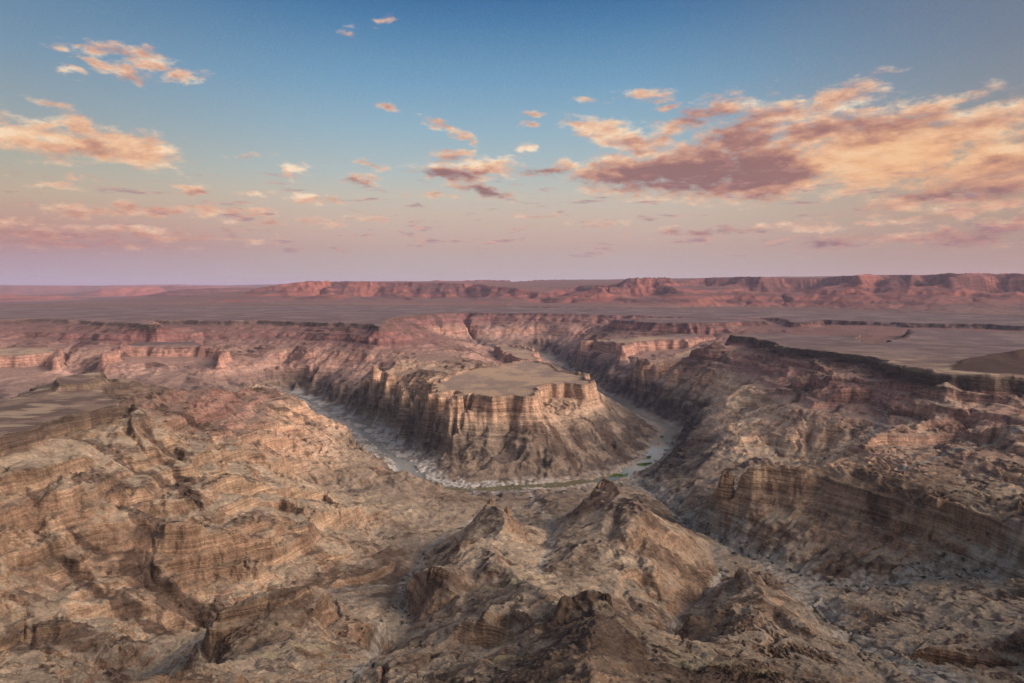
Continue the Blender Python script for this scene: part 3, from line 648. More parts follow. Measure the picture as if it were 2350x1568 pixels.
col *= mix(np.ones_like(col), np.broadcast_to(C(.93,.82,.92), col.shape), sm(RF, 2300, 3200)*sm(HF2, -470, -400))
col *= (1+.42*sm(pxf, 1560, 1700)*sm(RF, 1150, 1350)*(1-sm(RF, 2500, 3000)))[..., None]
# plateau tops
top = CALM*(1-sm(SLs, .2, .5))
pt = mix(C(.145,.102,.108)+0*col, C(.21,.153,.146)+0*col, sm(fbm(XF, YF*1.0, 240, 7, .68, cell, seed=31), -.3, .6))
pt = mix(pt, C(.10,.075,.07)+0*col, sm(fbm(XF*.35, YF, 130, 5, .6, cell, seed=32), .15, .5)*.7)
nearp = 1-sm(RF, 1900, 2600)
pt = mix(pt, mix(C(.25,.18,.14)+0*col, C(.135,.095,.08)+0*col, sm(fbm(XF*.6, YF, 60, 6, .7, cell, seed=91), -.3, .35)), nearp*.8)
pt = mix(pt, C(.38,.30,.22)+0*col, sm(fbm(XF*.35, YF, 45, 5, .65, cell, seed=92), .28, .6)*.7*nearp)
mesatop = sm(-zc, 285, 300)
pt = mix(pt, mix(C(.40,.285,.20)+0*col, C(.27,.20,.165)+0*col, sm(fbm(XF, YF, 150, 7, .7, cell, seed=33), -.25, .45)), mesatop)
col = mix(col, pt, top)
# black cap rock lining the rim
cap = sm(zc, -232, -212)*(1-sm(zc, -196, -190))*sm(SLs, .35, .8)*(RF < 5600)
col = mix(col, C(.085,.062,.052)+0*col, cap*.85)
# far tableland: red rock
fr = sm(RF, 5600, 6600)*np.maximum(sm(HF2, -205, -185), sm(RF, 11500, 12500))
bandz = .5+.5*np.sin(zc/9.0)
fc = mix(C(.27,.105,.082)+0*col, C(.125,.06,.058)+0*col, sm(bandz*.6+fine*.7+bigstreak*.25+steep*.25, .05, .7))
fc = mix(fc, C(.175,.105,.095)+0*col, 1-sm(SLs, .08, .2))
col = mix(col, fc, fr)
# gravel
rb = (1-sm(RD, Bd*.95, Bd*1.7))*near
gw = mix(C(.47,.45,.425)+0*col, C(.23,.205,.185)+0*col, sm(fine+med*.8, -.2, .35))
sandy = sm(RT, 17.5, 21)
gw = mix(gw, C(.36,.28,.21)+0*col, sandy*.7)
col = mix(col, gw, rb*.9)
wv = (1-sm(WD, ww*.6, ww*1.5))
col = mix(col, mix(C(.40,.36,.31)+0*col, C(.22,.185,.15)+0*col, sm(fine*1.3, -.2, .5)), wv*.85)
# narrow gully floors carry pale gravel
GD = np.full(HF2.shape, 1e9, f4)
for ns, w in lines:
    if w == 3: GD = np.minimum(GD, dist_poly(ns, XF, YF, 30)[0])
gwid = np.clip(5.5*(1+.8*wn), 2, 14)
col = mix(col, mix(C(.40,.365,.32)+0*col, C(.22,.185,.15)+0*col, sm(fine*1.3, -.2, .5)), (1-sm(GD, gwid*.5, gwid*1.5))*(RF < 1700)*.8)
hp = region([(2185, 1840, -199, 0), (2300, 1830, -199, 0), (2480, 1850, -199, 0), (2480, 2400, -199, 0), (2300, 2190, -199, 0), (2228, 2060, -199, 0)], .006)
col[hp[0]] = mix(col[hp[0]], C(.065,.040,.034)+0*col[hp[0]], hp[1]*.95)
chan = sm(LA, 10.6, 12.2)*(1-CALM)*(RF < 5600)
col = mix(col, C(.38,.32,.26)+0*col, chan*.45*fgm)
col = np.clip(col, .03, .6)
log('colour', col.mean((0, 1)))

# ------------------------------------------------------------------ meshes
def grid_mesh(name, x, y, z, colour=None, extra=None):
    nr, nt = x.shape; n = nr*nt
    co = np.stack([x, y, z], -1).astype(f4).reshape(-1)
    me = bpy.data.meshes.new(name)
    me.vertices.add(n); me.vertices.foreach_set('co', co)
    idx = np.arange(n, dtype=np.int32).reshape(nr, nt)
    q = np.stack([idx[:-1, :-1], idx[:-1, 1:], idx[1:, 1:], idx[1:, :-1]], -1).reshape(-1, 4)
    # counter-clockwise seen from above: bearing grows clockwise
    q = q[:, ::-1]
    m = len(q)
    me.loops.add(m*4); me.polygons.add(m)
    me.polygons.foreach_set('loop_start', np.arange(0, m*4, 4, dtype=np.int32))
    me.loops.foreach_set('vertex_index', np.ascontiguousarray(q).reshape(-1).astype(np.int32))
    me.update(calc_edges=True)
    me.polygons.foreach_set('use_smooth', np.ones(m, bool))
    if colour is not None:
        at = me.attributes.new('geology', 'FLOAT_COLOR', 'POINT')
        c = np.ones((n, 4), f4); c[:, :3] = colour.reshape(-1, 3); at.data.foreach_set('color', c.reshape(-1))
    ob = bpy.data.objects.new(name, me); COL.objects.link(ob)
    return ob

def nd(nt, t, **k):
    n = nt.nodes.new(t)
    for a, b in k.items():
        if a == 'ins':
            for i, v in b.items(): n.inputs[i].default_value = v
        else: setattr(n, a, b)
    return n
def rock_material():
    m = bpy.data.materials.new('canyon_rock'); m.use_nodes = True; t = m.node_tree; t.nodes.clear(); L = t.links.new
    out = nd(t, 'ShaderNodeOutputMaterial'); bs = nd(t, 'ShaderNodeBsdfPrincipled', ins={'Roughness': .95, 'Specular IOR Level': .12})
    at = nd(t, 'ShaderNodeAttribute', attribute_name='geology'); geo = nd(t, 'ShaderNodeNewGeometry')
    def mapped(s):
        mp = nd(t, 'ShaderNodeMapping'); mp.inputs['Scale'].default_value = s; L(geo.outputs['Position'], mp.inputs['Vector']); return mp.outputs[0]
    def noise(vec, scale, detail, rough=.6, dist=0):
        n = nd(t, 'ShaderNodeTexNoise', ins={'Scale': scale, 'Detail': detail, 'Roughness': rough, 'Distortion': dist}); L(vec, n.inputs['Vector']); return n.outputs['Fac']
    def rng_(f, a, b, c, d):
        r = nd(t, 'ShaderNodeMapRange', ins={'From Min': a, 'From Max': b, 'To Min': c, 'To Max': d}); L(f, r.inputs['Value']); return r.outputs[0]
    def mul(a, b, op='MULTIPLY'):
        r = nd(t, 'ShaderNodeMath', operation=op)
        for i, v in enumerate((a, b)):
            if isinstance(v, (int, float)): r.inputs[i].default_value = v
            else: L(v, r.inputs[i])
        return r.outputs[0]
    speck = noise(mapped((1, 1, 1)), .45, 5, .75)
    bed = noise(mapped((.012, .012, .42)), 1, 6, .72, .4)
    bed0 = noise(mapped((.006, .006, .10)), 1, 5, .65, .6); blk = noise(mapped((.05, .05, .05)), 1, 5, .65, .3)
    bed2 = noise(mapped((.03, .03, 1.6)), 1, 4, .7, .3)
    crack = noise(mapped((.13, .13, .03)), 1, 5, .7, .5)
    sep = nd(t, 'ShaderNodeSeparateXYZ'); L(geo.outputs['True Normal'], sep.inputs[0])
    cliff = rng_(sep.outputs['Z'], .80, .60, 0, 1)
    v1 = rng_(speck, .3, .7, .66, 1.34)
    vb = rng_(bed, .32, .68, .60, 1.38); vb2 = rng_(bed2, .3, .7, .72, 1.26); vc = rng_(crack, .30, .46, .86, 1.03)
    v0 = rng_(bed0, .35, .65, .68, 1.30); vk = rng_(blk, .35, .65, .84, 1.14)
    vv = mul(mul(mul(vb, vb2), vc), mul(v0, vk))
    one = mul(mul(vv, -1, 'ADD'), cliff); one = mul(one, 1, 'ADD')
    f = mul(v1, one)
    mx = nd(t, 'ShaderNodeVectorMath', operation='SCALE'); L(at.outputs['Color'], mx.inputs[0]); L(f, mx.inputs['Scale'])
    L(mx.outputs[0], bs.inputs['Base Color'])
    hsum = mul(mul(speck, 1.5), mul(mul(mul(mul(bed, 4.0), mul(crack, 1.2), 'ADD'), mul(mul(bed0, 9.0), mul(blk, 14.0), 'ADD'), 'ADD'), cliff), 'ADD')
    bp = nd(t, 'ShaderNodeBump', ins={'Strength': .8, 'Distance': 1.0}); L(hsum, bp.inputs['Height']); L(bp.outputs[0], bs.inputs['Normal'])
    L(bs.outputs[0], out.inputs[0]); return m
ROCK = rock_material()
def structure(o, label): o['kind'] = 'structure'; o['label'] = label; return o
isplit = int((math.log(5700)-lrf[0])/DF); isplit -= isplit % 2
t1 = structure(grid_mesh('terrain', XF[:isplit+1], YF[:isplit+1], HF2[:isplit+1], col[:isplit+1]), 'brown and tan canyon of cliffs, ridges and plateaus'); t1.data.materials.append(ROCK)
s2 = (slice(isplit, None, 2), slice(None, None, 1))
t2 = structure(grid_mesh('hills', XF[s2], YF[s2], HF2[s2], col[s2]), 'red flat-topped tableland and hazy ranges on the horizon'); t2.data.materials.append(ROCK)
log('terrain mesh', XF[:isplit].size)
# the rest of the country: under the viewpoint, behind it and out to the horizon
def ring():
    Z0 = HF2
    a_side = np.linspace(A1-.004, 2*math.pi+A0+.004, 260); r_all = np.exp(np.linspace(math.log(1.0), math.log(90000), 420))
    A, R = np.meshgrid(a_side, r_all); x = R*np.sin(A); y = R*np.cos(A)
    jr = np.clip((np.log(R)-lrf[0])/DF, 0, NRF-1).astype(int)
    e1 = HF2[jr, NTF-1]; e0 = HF2[jr, 0]
    w1 = 1-sm(A-A1, 0, .55); w0 = 1-sm(2*math.pi+A0-A, 0, .55)
    nz = fbm(x.astype(f4), y.astype(f4), 1500, 5, .5, seed=41)
    back = 6+26*sm(R, 200, 1100)*sm(-(y-x*.2), -200, 900)+nz*10*sm(R, 100, 2000)
    b = back*np.ones_like(A)
    S_ = (math.sin(SUN_AZ), math.cos(SUN_AZ)); sc_ = x*S_[0]+y*S_[1]; tc_ = -x*S_[1]+y*S_[0]
    q = sm(tc_, 5000, 6100); b = b*(1-q)-205*q
    b = b+(78+nz*8-np.clip(b, -205, 60))*np.exp(-((sc_-4100)/620)**2)*(1-sm(tc_, 5000, 5900))  # unseen ridge added to keep the low sun off the canyon
    z = b*(1-w1)*(1-w0)+e1*w1+e0*w0
    z = np.where(R < 92, (-1.7-(R-1.3).clip(0, None)*.815)*np.clip(w1+w0, 0, 1)+(-1.7+R*.0)*(1-np.clip(w1+w0, 0, 1)), z)
    z = np.where(R > 15000, z*(1-sm(R, 15000, 40000))-(200*sm(R, 15000, 40000)), z)
    c = np.broadcast_to(C(.28,.21,.16), x.shape+(3,))
    o1 = structure(grid_mesh('ground', x, y, z, c), 'brown stony ground around the viewpoint with an added ridge that shades the canyon'); o1.data.materials.append(ROCK)
    a_f = np.linspace(A0-.006, A1+.006, 120); r_f = np.exp(np.linspace(math.log(1.0), math.log(93), 60)); A, R = np.meshgrid(a_f, r_f)
    o2 = structure(grid_mesh('ground', R*np.sin(A), R*np.cos(A), -1.7-(R-1.3).clip(0, None)*.815, np.broadcast_to(C(.28,.21,.16), A.shape+(3,))), 'stony slope falling away below the viewpoint'); o2.data.materials.append(ROCK)
    r_f = np.exp(np.linspace(math.log(29000), math.log(120000), 30)); A, R = np.meshgrid(a_f, r_f)
    o3 = structure(grid_mesh('ground', R*np.sin(A), R*np.cos(A), -262-20*sm(R, 29000, 40000), np.broadcast_to(C(.28,.21,.18), A.shape+(3,))), 'pale plain far beyond the ranges'); o3.data.materials.append(ROCK)
ring()

# ------------------------------------------------------------------ things standing on the ground
def zat(x, y):
    a, r = math.atan2(x, y), math.hypot(x, y); i = (math.log(r)-lrf[0])/DF; j = (a-thf[0])/DF
    return float(bil(HF2, np.array([i]), np.array([j]))[0])
def blob_mesh(name, verts, faces, mat, colour=None, smooth=False):
    me = bpy.data.meshes.new(name); me.from_pydata([tuple(v) for v in verts], [], faces); me.materials.append(mat)
    if smooth: me.polygons.foreach_set('use_smooth', [True]*len(me.polygons))
    if colour is not None:
        at = me.attributes.new('geology', 'FLOAT_COLOR', 'POINT'); n = len(me.vertices)
        c = np.ones((n, 4), f4); c[:, :3] = colour; at.data.foreach_set('color', c.reshape(-1))
    return me
def put(name, me, loc, rz, sc, label, cat, group=None):
    o = bpy.data.objects.new(name, me); COL.objects.link(o); o.location = loc; o.rotation_euler = (0, 0, rz); o.scale = (sc, sc, sc) if not isinstance(sc, tuple) else sc
    o['label'] = label; o['category'] = cat
    if group: o['group'] = group
    return o
def leaf_material(name, c1, c2):
    m = bpy.data.materials.new(name); m.use_nodes = True; t = m.node_tree; bs = t.nodes['Principled BSDF']; bs.inputs['Roughness'].default_value = .8
    oi = nd(t, 'ShaderNodeObjectInfo'); nz = nd(t, 'ShaderNodeTexNoise', ins={'Scale': 2.0}); g = nd(t, 'ShaderNodeNewGeometry'); t.links.new(g.outputs['Position'], nz.inputs['Vector'])
    ad = nd(t, 'ShaderNodeMath', operation='MULTIPLY_ADD'); t.links.new(oi.outputs['Random'], ad.inputs[0]); ad.inputs[1].default_value = .6; t.links.new(nz.outputs['Fac'], ad.inputs[2])
    mx = nd(t, 'ShaderNodeMix', data_type='RGBA'); t.links.new(ad.outputs[0], mx.inputs[0]); mx.inputs[6].default_value = c1+(1,); mx.inputs[7].default_value = c2+(1,); t.links.new(mx.outputs[2], bs.inputs['Base Color'])
    return m
rd = random.Random(11)
LEAF = leaf_material('desert_leaf', (.025,.035,.016), (.075,.085,.045)); REED = leaf_material('reed_green', (.09,.17,.035), (.18,.27,.06))
def shrub_mesh(seed):
    r_ = random.Random(seed); vs = []; fs = []
    lobes = [(r_.uniform(-.45, .45), r_.uniform(-.45, .45), r_.uniform(.3, .75), r_.uniform(.3, .5)) for _ in range(7)]
    for _ in range(260):
        lx, ly, lz, lr_ = r_.choice(lobes); a = r_.uniform(0, 6.28); b = math.acos(r_.uniform(-.6, 1)); q = lr_*r_.uniform(.6, 1.05)
        p = Vector((lx+q*math.sin(b)*math.cos(a), ly+q*math.sin(b)*math.sin(a), max(.02, lz+q*math.cos(b))))
        u = Vector((r_.uniform(-1, 1), r_.uniform(-1, 1), r_.uniform(-.5, 1))).normalized(); w = u.orthogonal().normalized(); l = r_.uniform(.09, .18)
        k = len(vs); vs += [p-w*l*.35, p+u*l, p+w*l*.35, p-u*l*.6]; fs.append((k, k+1, k+2, k+3))
    return vs, fs
SH = [blob_mesh('shrub', *shrub_mesh(k), LEAF) for k in range(4)]
def stem_mesh():
    vs = []; fs = []; r_ = random.Random(3)
    for q in range(5):
        a = q*1.257; tip = Vector((math.cos(a)*.3, math.sin(a)*.3, .55)); 
        for (p, w) in ((Vector((0, 0, -.15)), .05), (tip, .015)):
            for c in range(3): vs.append(p+Vector((math.cos(c*2.09)*w, math.sin(c*2.09)*w, 0)))
        k = q*6
        for c in range(3): d = (c+1) % 3; fs.append((k+c, k+d, k+3+d, k+3+c))
    return vs, fs
BARK = leaf_material('grey_bark', (.09,.07,.05), (.16,.13,.10)); STEM = blob_mesh('stem', *stem_mesh(), BARK)
def shrub(x, y, sc, label, group):
    z = zat(x, y); e = bpy.data.objects.new('shrub', None); COL.objects.link(e); e.location = (x, y, z-.1*sc); e.rotation_euler = (0, 0, rd.uniform(0, 6.28)); e.scale = (sc, sc, sc*rd.uniform(.7, 1.05))
    e['label'] = label; e['category'] = 'shrub'; e['group'] = group
    for nm, me in (('foliage', rd.choice(SH)), ('stem', STEM)):
        o = bpy.data.objects.new(nm, me); COL.objects.link(o); o.parent = e
def along(pts, n, spread, smin, smax, label, group):
    P = seg_points([node(p) for p in pts])
    for _ in range(n):
        p = P[rd.randrange(len(P))]; a = rd.uniform(0, 6.28); q = spread*abs(rd.gauss(0, .6))
        x, y = p[0]+q*math.cos(a), p[1]+q*math.sin(a)
        if abs(math.atan2(x, y)) < .66: shrub(x, y, 1.7*(smin+(smax-smin)*rd.random()**1.8), label, group)
along(K(6, '2350,834,-365 2000,790,-375 1650,795,-385 1400,840,-392 1100,862,-398 850,800,-405 600,700,-415 350,565,-431 150,515,-440'), 62, 20, .9, 3.2, 'small dark green shrub on the pale gravel wash below the banded right-hand cliff', 'shrubs along the upper right wash')
along(K(6, '1800,1500,-303 1500,1380,-322 1200,1250,-350 1000,1080,-380 900,930,-394'), 34, 14, .8, 2.2, 'low grey green shrub in the stony wash right of the bare hill', 'shrubs along the lower right wash')
along(K(6, '1650,650,1010 1750,600,1010 1900,620,1005 2050,700,1000 2200,740,990'), 34, 32, .8, 2.6, 'dark shrub dotted on the pale scree under the right-hand cliff', 'shrubs on the right scree')
along(K(5, '300,1300,-352 450,1120,-370 440,950,-388 430,850,-397 520,760,-405 600,640,-415'), 40, 8, .7, 2.2, 'dark green shrub in the narrow gravel gully left of the central ridge', 'shrubs in the central gully')
along(K(5, '900,440,-441 1180,345,-455 1290,330,-461 1310,250,-470'), 12, 14, 1, 2.6, 'tiny shrub on the flat between the central peak and the river', 'shrubs near the river flat')
along(K(6, '0,440,1290 80,480,1250 200,490,1210 330,540,1150'), 20, 14, 1.2, 3.4, 'dark bush at the shaded foot of the rock tower slope', 'bushes below the rock tower')
along(K(2, 'P,1440,1094,-480 P,1475,1080,-480 P,1510,1050,-480 P,1535,1012,-480 P,1560,1000,-478'), 26, 26, 1.6, 4, 'dark bush on the bank of the right-hand river pool', 'bushes on the river bank')
along(K(4, '1500,1060,640 1700,1100,600 1900,1180,570 2100,1150,600'), 12, 30, .7, 1.5, 'tiny pale green tuft on the rounded brown hill', 'tufts on the rounded hill')
# green reed beds by the right-hand pool
def reed_mesh(seed, n=900):
    r_ = random.Random(seed); vs = []; fs = []
    for _ in range(n):
        a = r_.uniform(0, 6.28); q = math.sqrt(r_.random())*(1+.25*math.sin(3*a+seed)); x, y = q*math.cos(a), q*.45*math.sin(a); h = r_.uniform(.08, .17); w = r_.uniform(.012, .03); b = r_.uniform(0, 6.28)
        k = len(vs); dx, dy = math.cos(b)*w, math.sin(b)*w; lx, ly = r_.uniform(-.05, .05), r_.uniform(-.05, .05)
        vs += [Vector((x-dx, y-dy, 0)), Vector((x+dx, y+dy, 0)), Vector((x+dx+lx, y+dy+ly, h)), Vector((x-dx+lx, y-dy+ly, h))]; fs.append((k, k+1, k+2, k+3))
    return vs, fs
for k, (px, py, sc, rz, lb) in enumerate(((1479, 1064, 22, .5, 'bright green reed bed at the near end of the right-hand river pool'), (1489, 1048, 13, 1.1, 'small green reed patch on the left bank of the right-hand pool'),
                                   (1414, 1089, 24, .1, 'thin green reed strip on the far bank beside the front pool'), (1519, 1002, 10, 1.3, 'little green reed clump where the right-hand pool bends'))):
    nn = node((px, py, -480)); x, y = nn[1]*math.sin(nn[0]), nn[1]*math.cos(nn[0])
    put('reed_bed', blob_mesh('reed_bed', *reed_mesh(k+1), REED), (x, y, max(zat(x, y), RIVZ)-.3), rz, (sc, sc, 14), lb, 'reed bed')
# boulders
def rock_mesh(name, seed, col_, n=3, rough=.28, sx=1, sy=1, sz=1):
    import bmesh
    from mathutils import noise as mn
    bm = bmesh.new(); bmesh.ops.create_icosphere(bm, subdivisions=n, radius=1)
    for v in bm.verts:
        d = v.co.normalized(); q = 1+rough*(mn.noise(d*1.3+Vector((seed*7.1, 0, 0)))*1.3+mn.noise(d*3.1+Vector((0, seed*3.3, 0)))*.6)
        c_ = d*q; m_ = max(abs(c_.x), abs(c_.y), abs(c_.z)); c_ = c_*(1-.35)+c_*(.35*.8/m_); v.co = Vector((c_.x*sx, c_.y*sy, c_.z*sz))
    me = bpy.data.meshes.new(name); bm.to_mesh(me); bm.free(); me.materials.append(ROCK)
    at = me.attributes.new('geology', 'FLOAT_COLOR', 'POINT'); c = np.ones((len(me.vertices), 4), f4); c[:, :3] = col_; at.data.foreach_set('color', c.reshape(-1))
    return me
BO = [rock_mesh('boulder', k, (.34,.32,.295), 2, .35, 1, rd.uniform(.6, .9), rd.uniform(.5, .8)) for k in range(4)]
BD = [rock_mesh('boulder', k+9, (.13,.10,.085), 2, .35, 1, rd.uniform(.6, .9), rd.uniform(.5, .8)) for k in range(3)]
def boulders(pts, n, spread, smin, smax, meshes, label, group):
    P = seg_points([node(p) for p in pts])
    for _ in range(n):
        p = P[rd.randrange(len(P))]; a = rd.uniform(0, 6.28); q = spread*rd.random(); x, y = p[0]+q*math.cos(a), p[1]+q*math.sin(a); sc = smin+(smax-smin)*rd.random()**2
        put('boulder', rd.choice(meshes), (x, y, zat(x, y)+.15*sc), rd.uniform(0, 6.28), sc, label, 'boulder', group)
boulders(K(2, 'P,830,992,-482 P,880,1034,-482 P,944,1082,-482 P,1000,1116,-482'), 80, 75, 2, 5.5, BO, 'pale grey boulder in the rocky left arm of the river bed', 'boulders in the left river bed')
boulders(K(2, 'P,1000,1116,-482 P,1130,1122,-482 P,1290,1112,-482'), 40, 55, 1.6, 4, BO, 'whitish boulder on the river bank in front of the mesa', 'boulders before the mesa')
boulders(K(6, '1650,795,-385 1400,840,-392 1100,862,-398 850,800,-405 350,565,-431'), 60, 16, .7, 2.2, BO, 'pale boulder lying in the upper right gravel wash', 'boulders in the right wash')
boulders(K(4, '600,520,950 850,650,925 1000,800,890 1200,950,865'), 45, 30, 1, 3, BD, 'black boulder on the dark scree of the left slope', 'dark boulders on the left scree')
# rock towers
def tower(px, py, r, w, h, seed, colr, label, lean=0, squash=.7, teeth=3):
    nn = node((px, py, float(r))); x, y, zt = nn[1]*math.sin(nn[0]), nn[1]*math.cos(nn[0]), nn[2]
    from mathutils import noise as mn
    vs = []; fs = []; NA, NH = 56, 60; zb = min(zat(x, y), zt-h)-8; Ht = zt-zb
    for i in range(NH+1):
        t_ = i/NH; z = zb+Ht*t_
        f_ = (1.25-.55*t_**1.5)*(1 if t_ < .9 else math.sqrt(max(0.0, 1-((t_-.9)/.1)**2))*.8+.05); led = 1+.10*mn.noise(Vector((0, seed, z*.9)))+.14*mn.noise(Vector((0, seed, z*.22)))
        for k in range(NA):
            a = k/NA*2*math.pi; ca, sa = math.cos(a), math.sin(a)
            q = w*f_*led*(1+.28*mn.noise(Vector((ca*1.2+seed, sa*1.2, z*.02)))+.16*mn.noise(Vector((ca*3+seed, sa*3, z*.05)))+.08*mn.noise(Vector((ca*8, sa*8+seed, z*.3))))
            top_ = 0 if t_ < .5 else -abs(mn.noise(Vector((ca*1.6+seed*2, sa*1.6, 0))))*Ht*.28*(t_-.5)*2
            vs.append(Vector((q*ca+lean*Ht*t_, q*sa*squash, z-zb+top_)))
    vs.append(Vector((lean*Ht, 0, Ht*.97)))
    for i in range(NH):
        for k in range(NA): b = (k+1) % NA; fs.append((i*NA+k, i*NA+b, (i+1)*NA+b, (i+1)*NA+k))
    for k in range(NA): fs.append((NH*NA+k, NH*NA+(k+1) % NA, len(vs)-1))
    put('rock_tower', blob_mesh('rock_tower', vs, fs, ROCK, colr), (x, y, zb), rd.uniform(-.3, .3), 1.0, label, 'rock tower')
tower(1665, 1079, 1215, 13, 42, 1, (.33,.22,.15), 'squat orange rock tower standing alone right of the central peaks', .05)
tower(1745, 1080, 1215, 9, 24, 2, (.33,.22,.155), 'small rock turret at the left end of the banded right ridge')
tower(1714, 1102, 1215, 6, 12, 3, (.31,.20,.14), 'low rock stub between the orange tower and the ridge end')
tower(1383, 1103, 1102, 12, 26, 4, (.27,.19,.14), 'jagged brown pinnacle on the right central peak', .04)
tower(1366, 1125, 1095, 8, 26, 5, (.24,.165,.12), 'shorter dark spire just left of the jagged central pinnacle')
tower(1126, 1146, 1030, 6, 8, 6, (.33,.22,.15), 'rounded rock knob on top of the left central peak')
tower(1164, 1162, 1000, 5, 7, 7, (.33,.215,.145), 'small rock fang right of the knob on the left central peak')
tower(1481, 1172, 985, 4, 7, 8, (.32,.20,.14), 'tiny rock tooth on the shoulder right of the central pinnacle')
tower(2061, 1190, 1078, 3.5, 24, 9, (.34,.22,.15), 'thin orange rock spike against the banded right-hand cliff')
tower(2056, 1240, 1062, 7, 16, 10, (.33,.215,.15), 'block of orange rock below the thin spike on the right cliff')
tower(1297, 1371, 512, 5, 12, 11, (.085,.06,.045), 'dark brown rock horn left of the nearest black crag')
tower(1368, 1357, 519, 8, 14, 12, (.085,.06,.045), 'blackish brown crag top, highest rock of the nearest ridge')
tower(1390, 1362, 512, 6, 14, 13, (.09,.065,.05), 'dark rock shoulder right of the black crag top')
tower(998, 1300, 758, 9, 16, 14, (.17,.12,.09), 'brown rock crag at the left end of the saddle')
tower(1708, 1303, 836, 6, 8, 15, (.30,.20,.13), 'orange rock cap on the bare hill beside the wash')
tower(802, 1084, 1470, 16, 20, 16, (.34,.21,.145), 'orange cliff block at the left end of the rock fin')
tower(858, 1071, 1492, 20, 24, 17, (.35,.215,.15), 'broad orange cliff tower in the middle of the rock fin')
tower(925, 1080, 1478, 10, 12, 18, (.35,.22,.15), 'small orange turret at the right tip of the rock fin')

# ------------------------------------------------------------------ water
def water():
    n = len(rivn); P = np.array([(a[1]*math.sin(a[0]), a[1]*math.cos(a[0])) for a in rivn])
    k0, k1 = 5, 36
    pts = seg_points([(math.atan2(P[k][0], P[k][1]), math.hypot(*P[k]), RIVZ) for k in range(k0, k1)])[:, :2]
    pts = pts[::6]; d = np.gradient(pts, axis=0); nn = np.stack([-d[:, 1], d[:, 0]], 1); nn /= np.linalg.norm(nn, axis=1)[:, None]+1e-9
    for _ in range(12): nn[1:-1] = (nn[:-2]+nn[2:]+nn[1:-1])/3
    w = 62
    vs = []; fs = []
    for i, (p, m) in enumerate(zip(pts, nn)):
        for s in (-1, -.5, 0, .5, 1): vs.append((p[0]+m[0]*w*s, p[1]+m[1]*w*s, RIVZ-.6))
        if i:
            a = (i-1)*5
            for q in range(4): fs.append((a+q, a+q+1, a+q+6, a+q+5))
    me = bpy.data.meshes.new('water'); me.from_pydata(vs, [], fs); ob = bpy.data.objects.new('water', me); COL.objects.link(ob)
    m = bpy.data.materials.new('river_water'); m.use_nodes = True; t = m.node_tree; bs = t.nodes['Principled BSDF']
    bs.inputs['Roughness'].default_value = .06; bs.inputs['IOR'].default_value = 1.33
    nz = nd(t, 'ShaderNodeTexNoise', ins={'Scale': .35, 'Detail': 3}); g = nd(t, 'ShaderNodeNewGeometry'); t.links.new(g.outputs['Position'], nz.inputs['Vector'])
    sx = nd(t, 'ShaderNodeSeparateXYZ'); t.links.new(g.outputs['Position'], sx.inputs[0]); mr = nd(t, 'ShaderNodeMapRange', ins={'From Min': -270, 'From Max': -130}); t.links.new(sx.outputs['X'], mr.inputs['Value'])
    mc = nd(t, 'ShaderNodeMix', data_type='RGBA'); mc.inputs[6].default_value = (.30, .31, .30, 1); mc.inputs[7].default_value = (.14, .135, .075, 1); t.links.new(mr.outputs[0], mc.inputs[0]); mr2 = nd(t, 'ShaderNodeMapRange', ins={'From Min': 270, 'From Max': 330}); t.links.new(sx.outputs['X'], mr2.inputs['Value']); mc2 = nd(t, 'ShaderNodeMix', data_type='RGBA'); t.links.new(mr2.outputs[0], mc2.inputs[0]); t.links.new(mc.outputs[2], mc2.inputs[6]); mc2.inputs[7].default_value = (.34, .33, .28, 1); t.links.new(mc2.outputs[2], bs.inputs['Base Color'])  # right-hand pool: bright sky reflection put into the paler base colour
    bp = nd(t, 'ShaderNodeBump', ins={'Strength': .03, 'Distance': .5}); t.links.new(nz.outputs['Fac'], bp.inputs['Height']); t.links.new(bp.outputs[0], bs.inputs['Normal'])
    me.materials.append(m); structure(ob, 'still river pools winding round the mesa')
water()

# ------------------------------------------------------------------ air
def haze():
    xs, y0, y1, z0, z1 = 60000, -60000, 125000, -720, 190
    v = [(x, y, z) for z in (z0, z1) for y in (y0, y1) for x in (-xs, xs)]
    f = [(0, 2, 3, 1), (4, 5, 7, 6), (0, 1, 5, 4), (2, 6, 7, 3), (0, 4, 6, 2), (1, 3, 7, 5)]
    me = bpy.data.meshes.new('haze'); me.from_pydata(v, [], f); ob = bpy.data.objects.new('haze', me); COL.objects.link(ob)
    m = bpy.data.materials.new('haze_air'); m.use_nodes = True; t = m.node_tree; t.nodes.clear()
    o = nd(t, 'ShaderNodeOutputMaterial'); pv = nd(t, 'ShaderNodeVolumePrincipled', ins={'Color': (.60, .64, .96, 1), 'Density': HAZE, 'Anisotropy': .1})
    t.links.new(pv.outputs[0], o.inputs['Volume']); me.materials.append(m); ob['kind'] = 'stuff'; ob['label'] = 'thin blue haze filling the canyon air'
haze()

# ------------------------------------------------------------------ sun and sky
sd = bpy.data.lights.new('sun', 'SUN'); sd.energy = 4.4; sd.angle = math.radians(.6); sd.color = (1.0, .44, .30)
so = bpy.data.objects.new('sun', sd); COL.objects.link(so)
sv = Vector((math.sin(SUN_AZ)*math.cos(SUN_EL), math.cos(SUN_AZ)*math.cos(SUN_EL), math.sin(SUN_EL)))
so.rotation_euler = sv.to_track_quat('Z', 'Y').to_euler()
so.location = sv*500

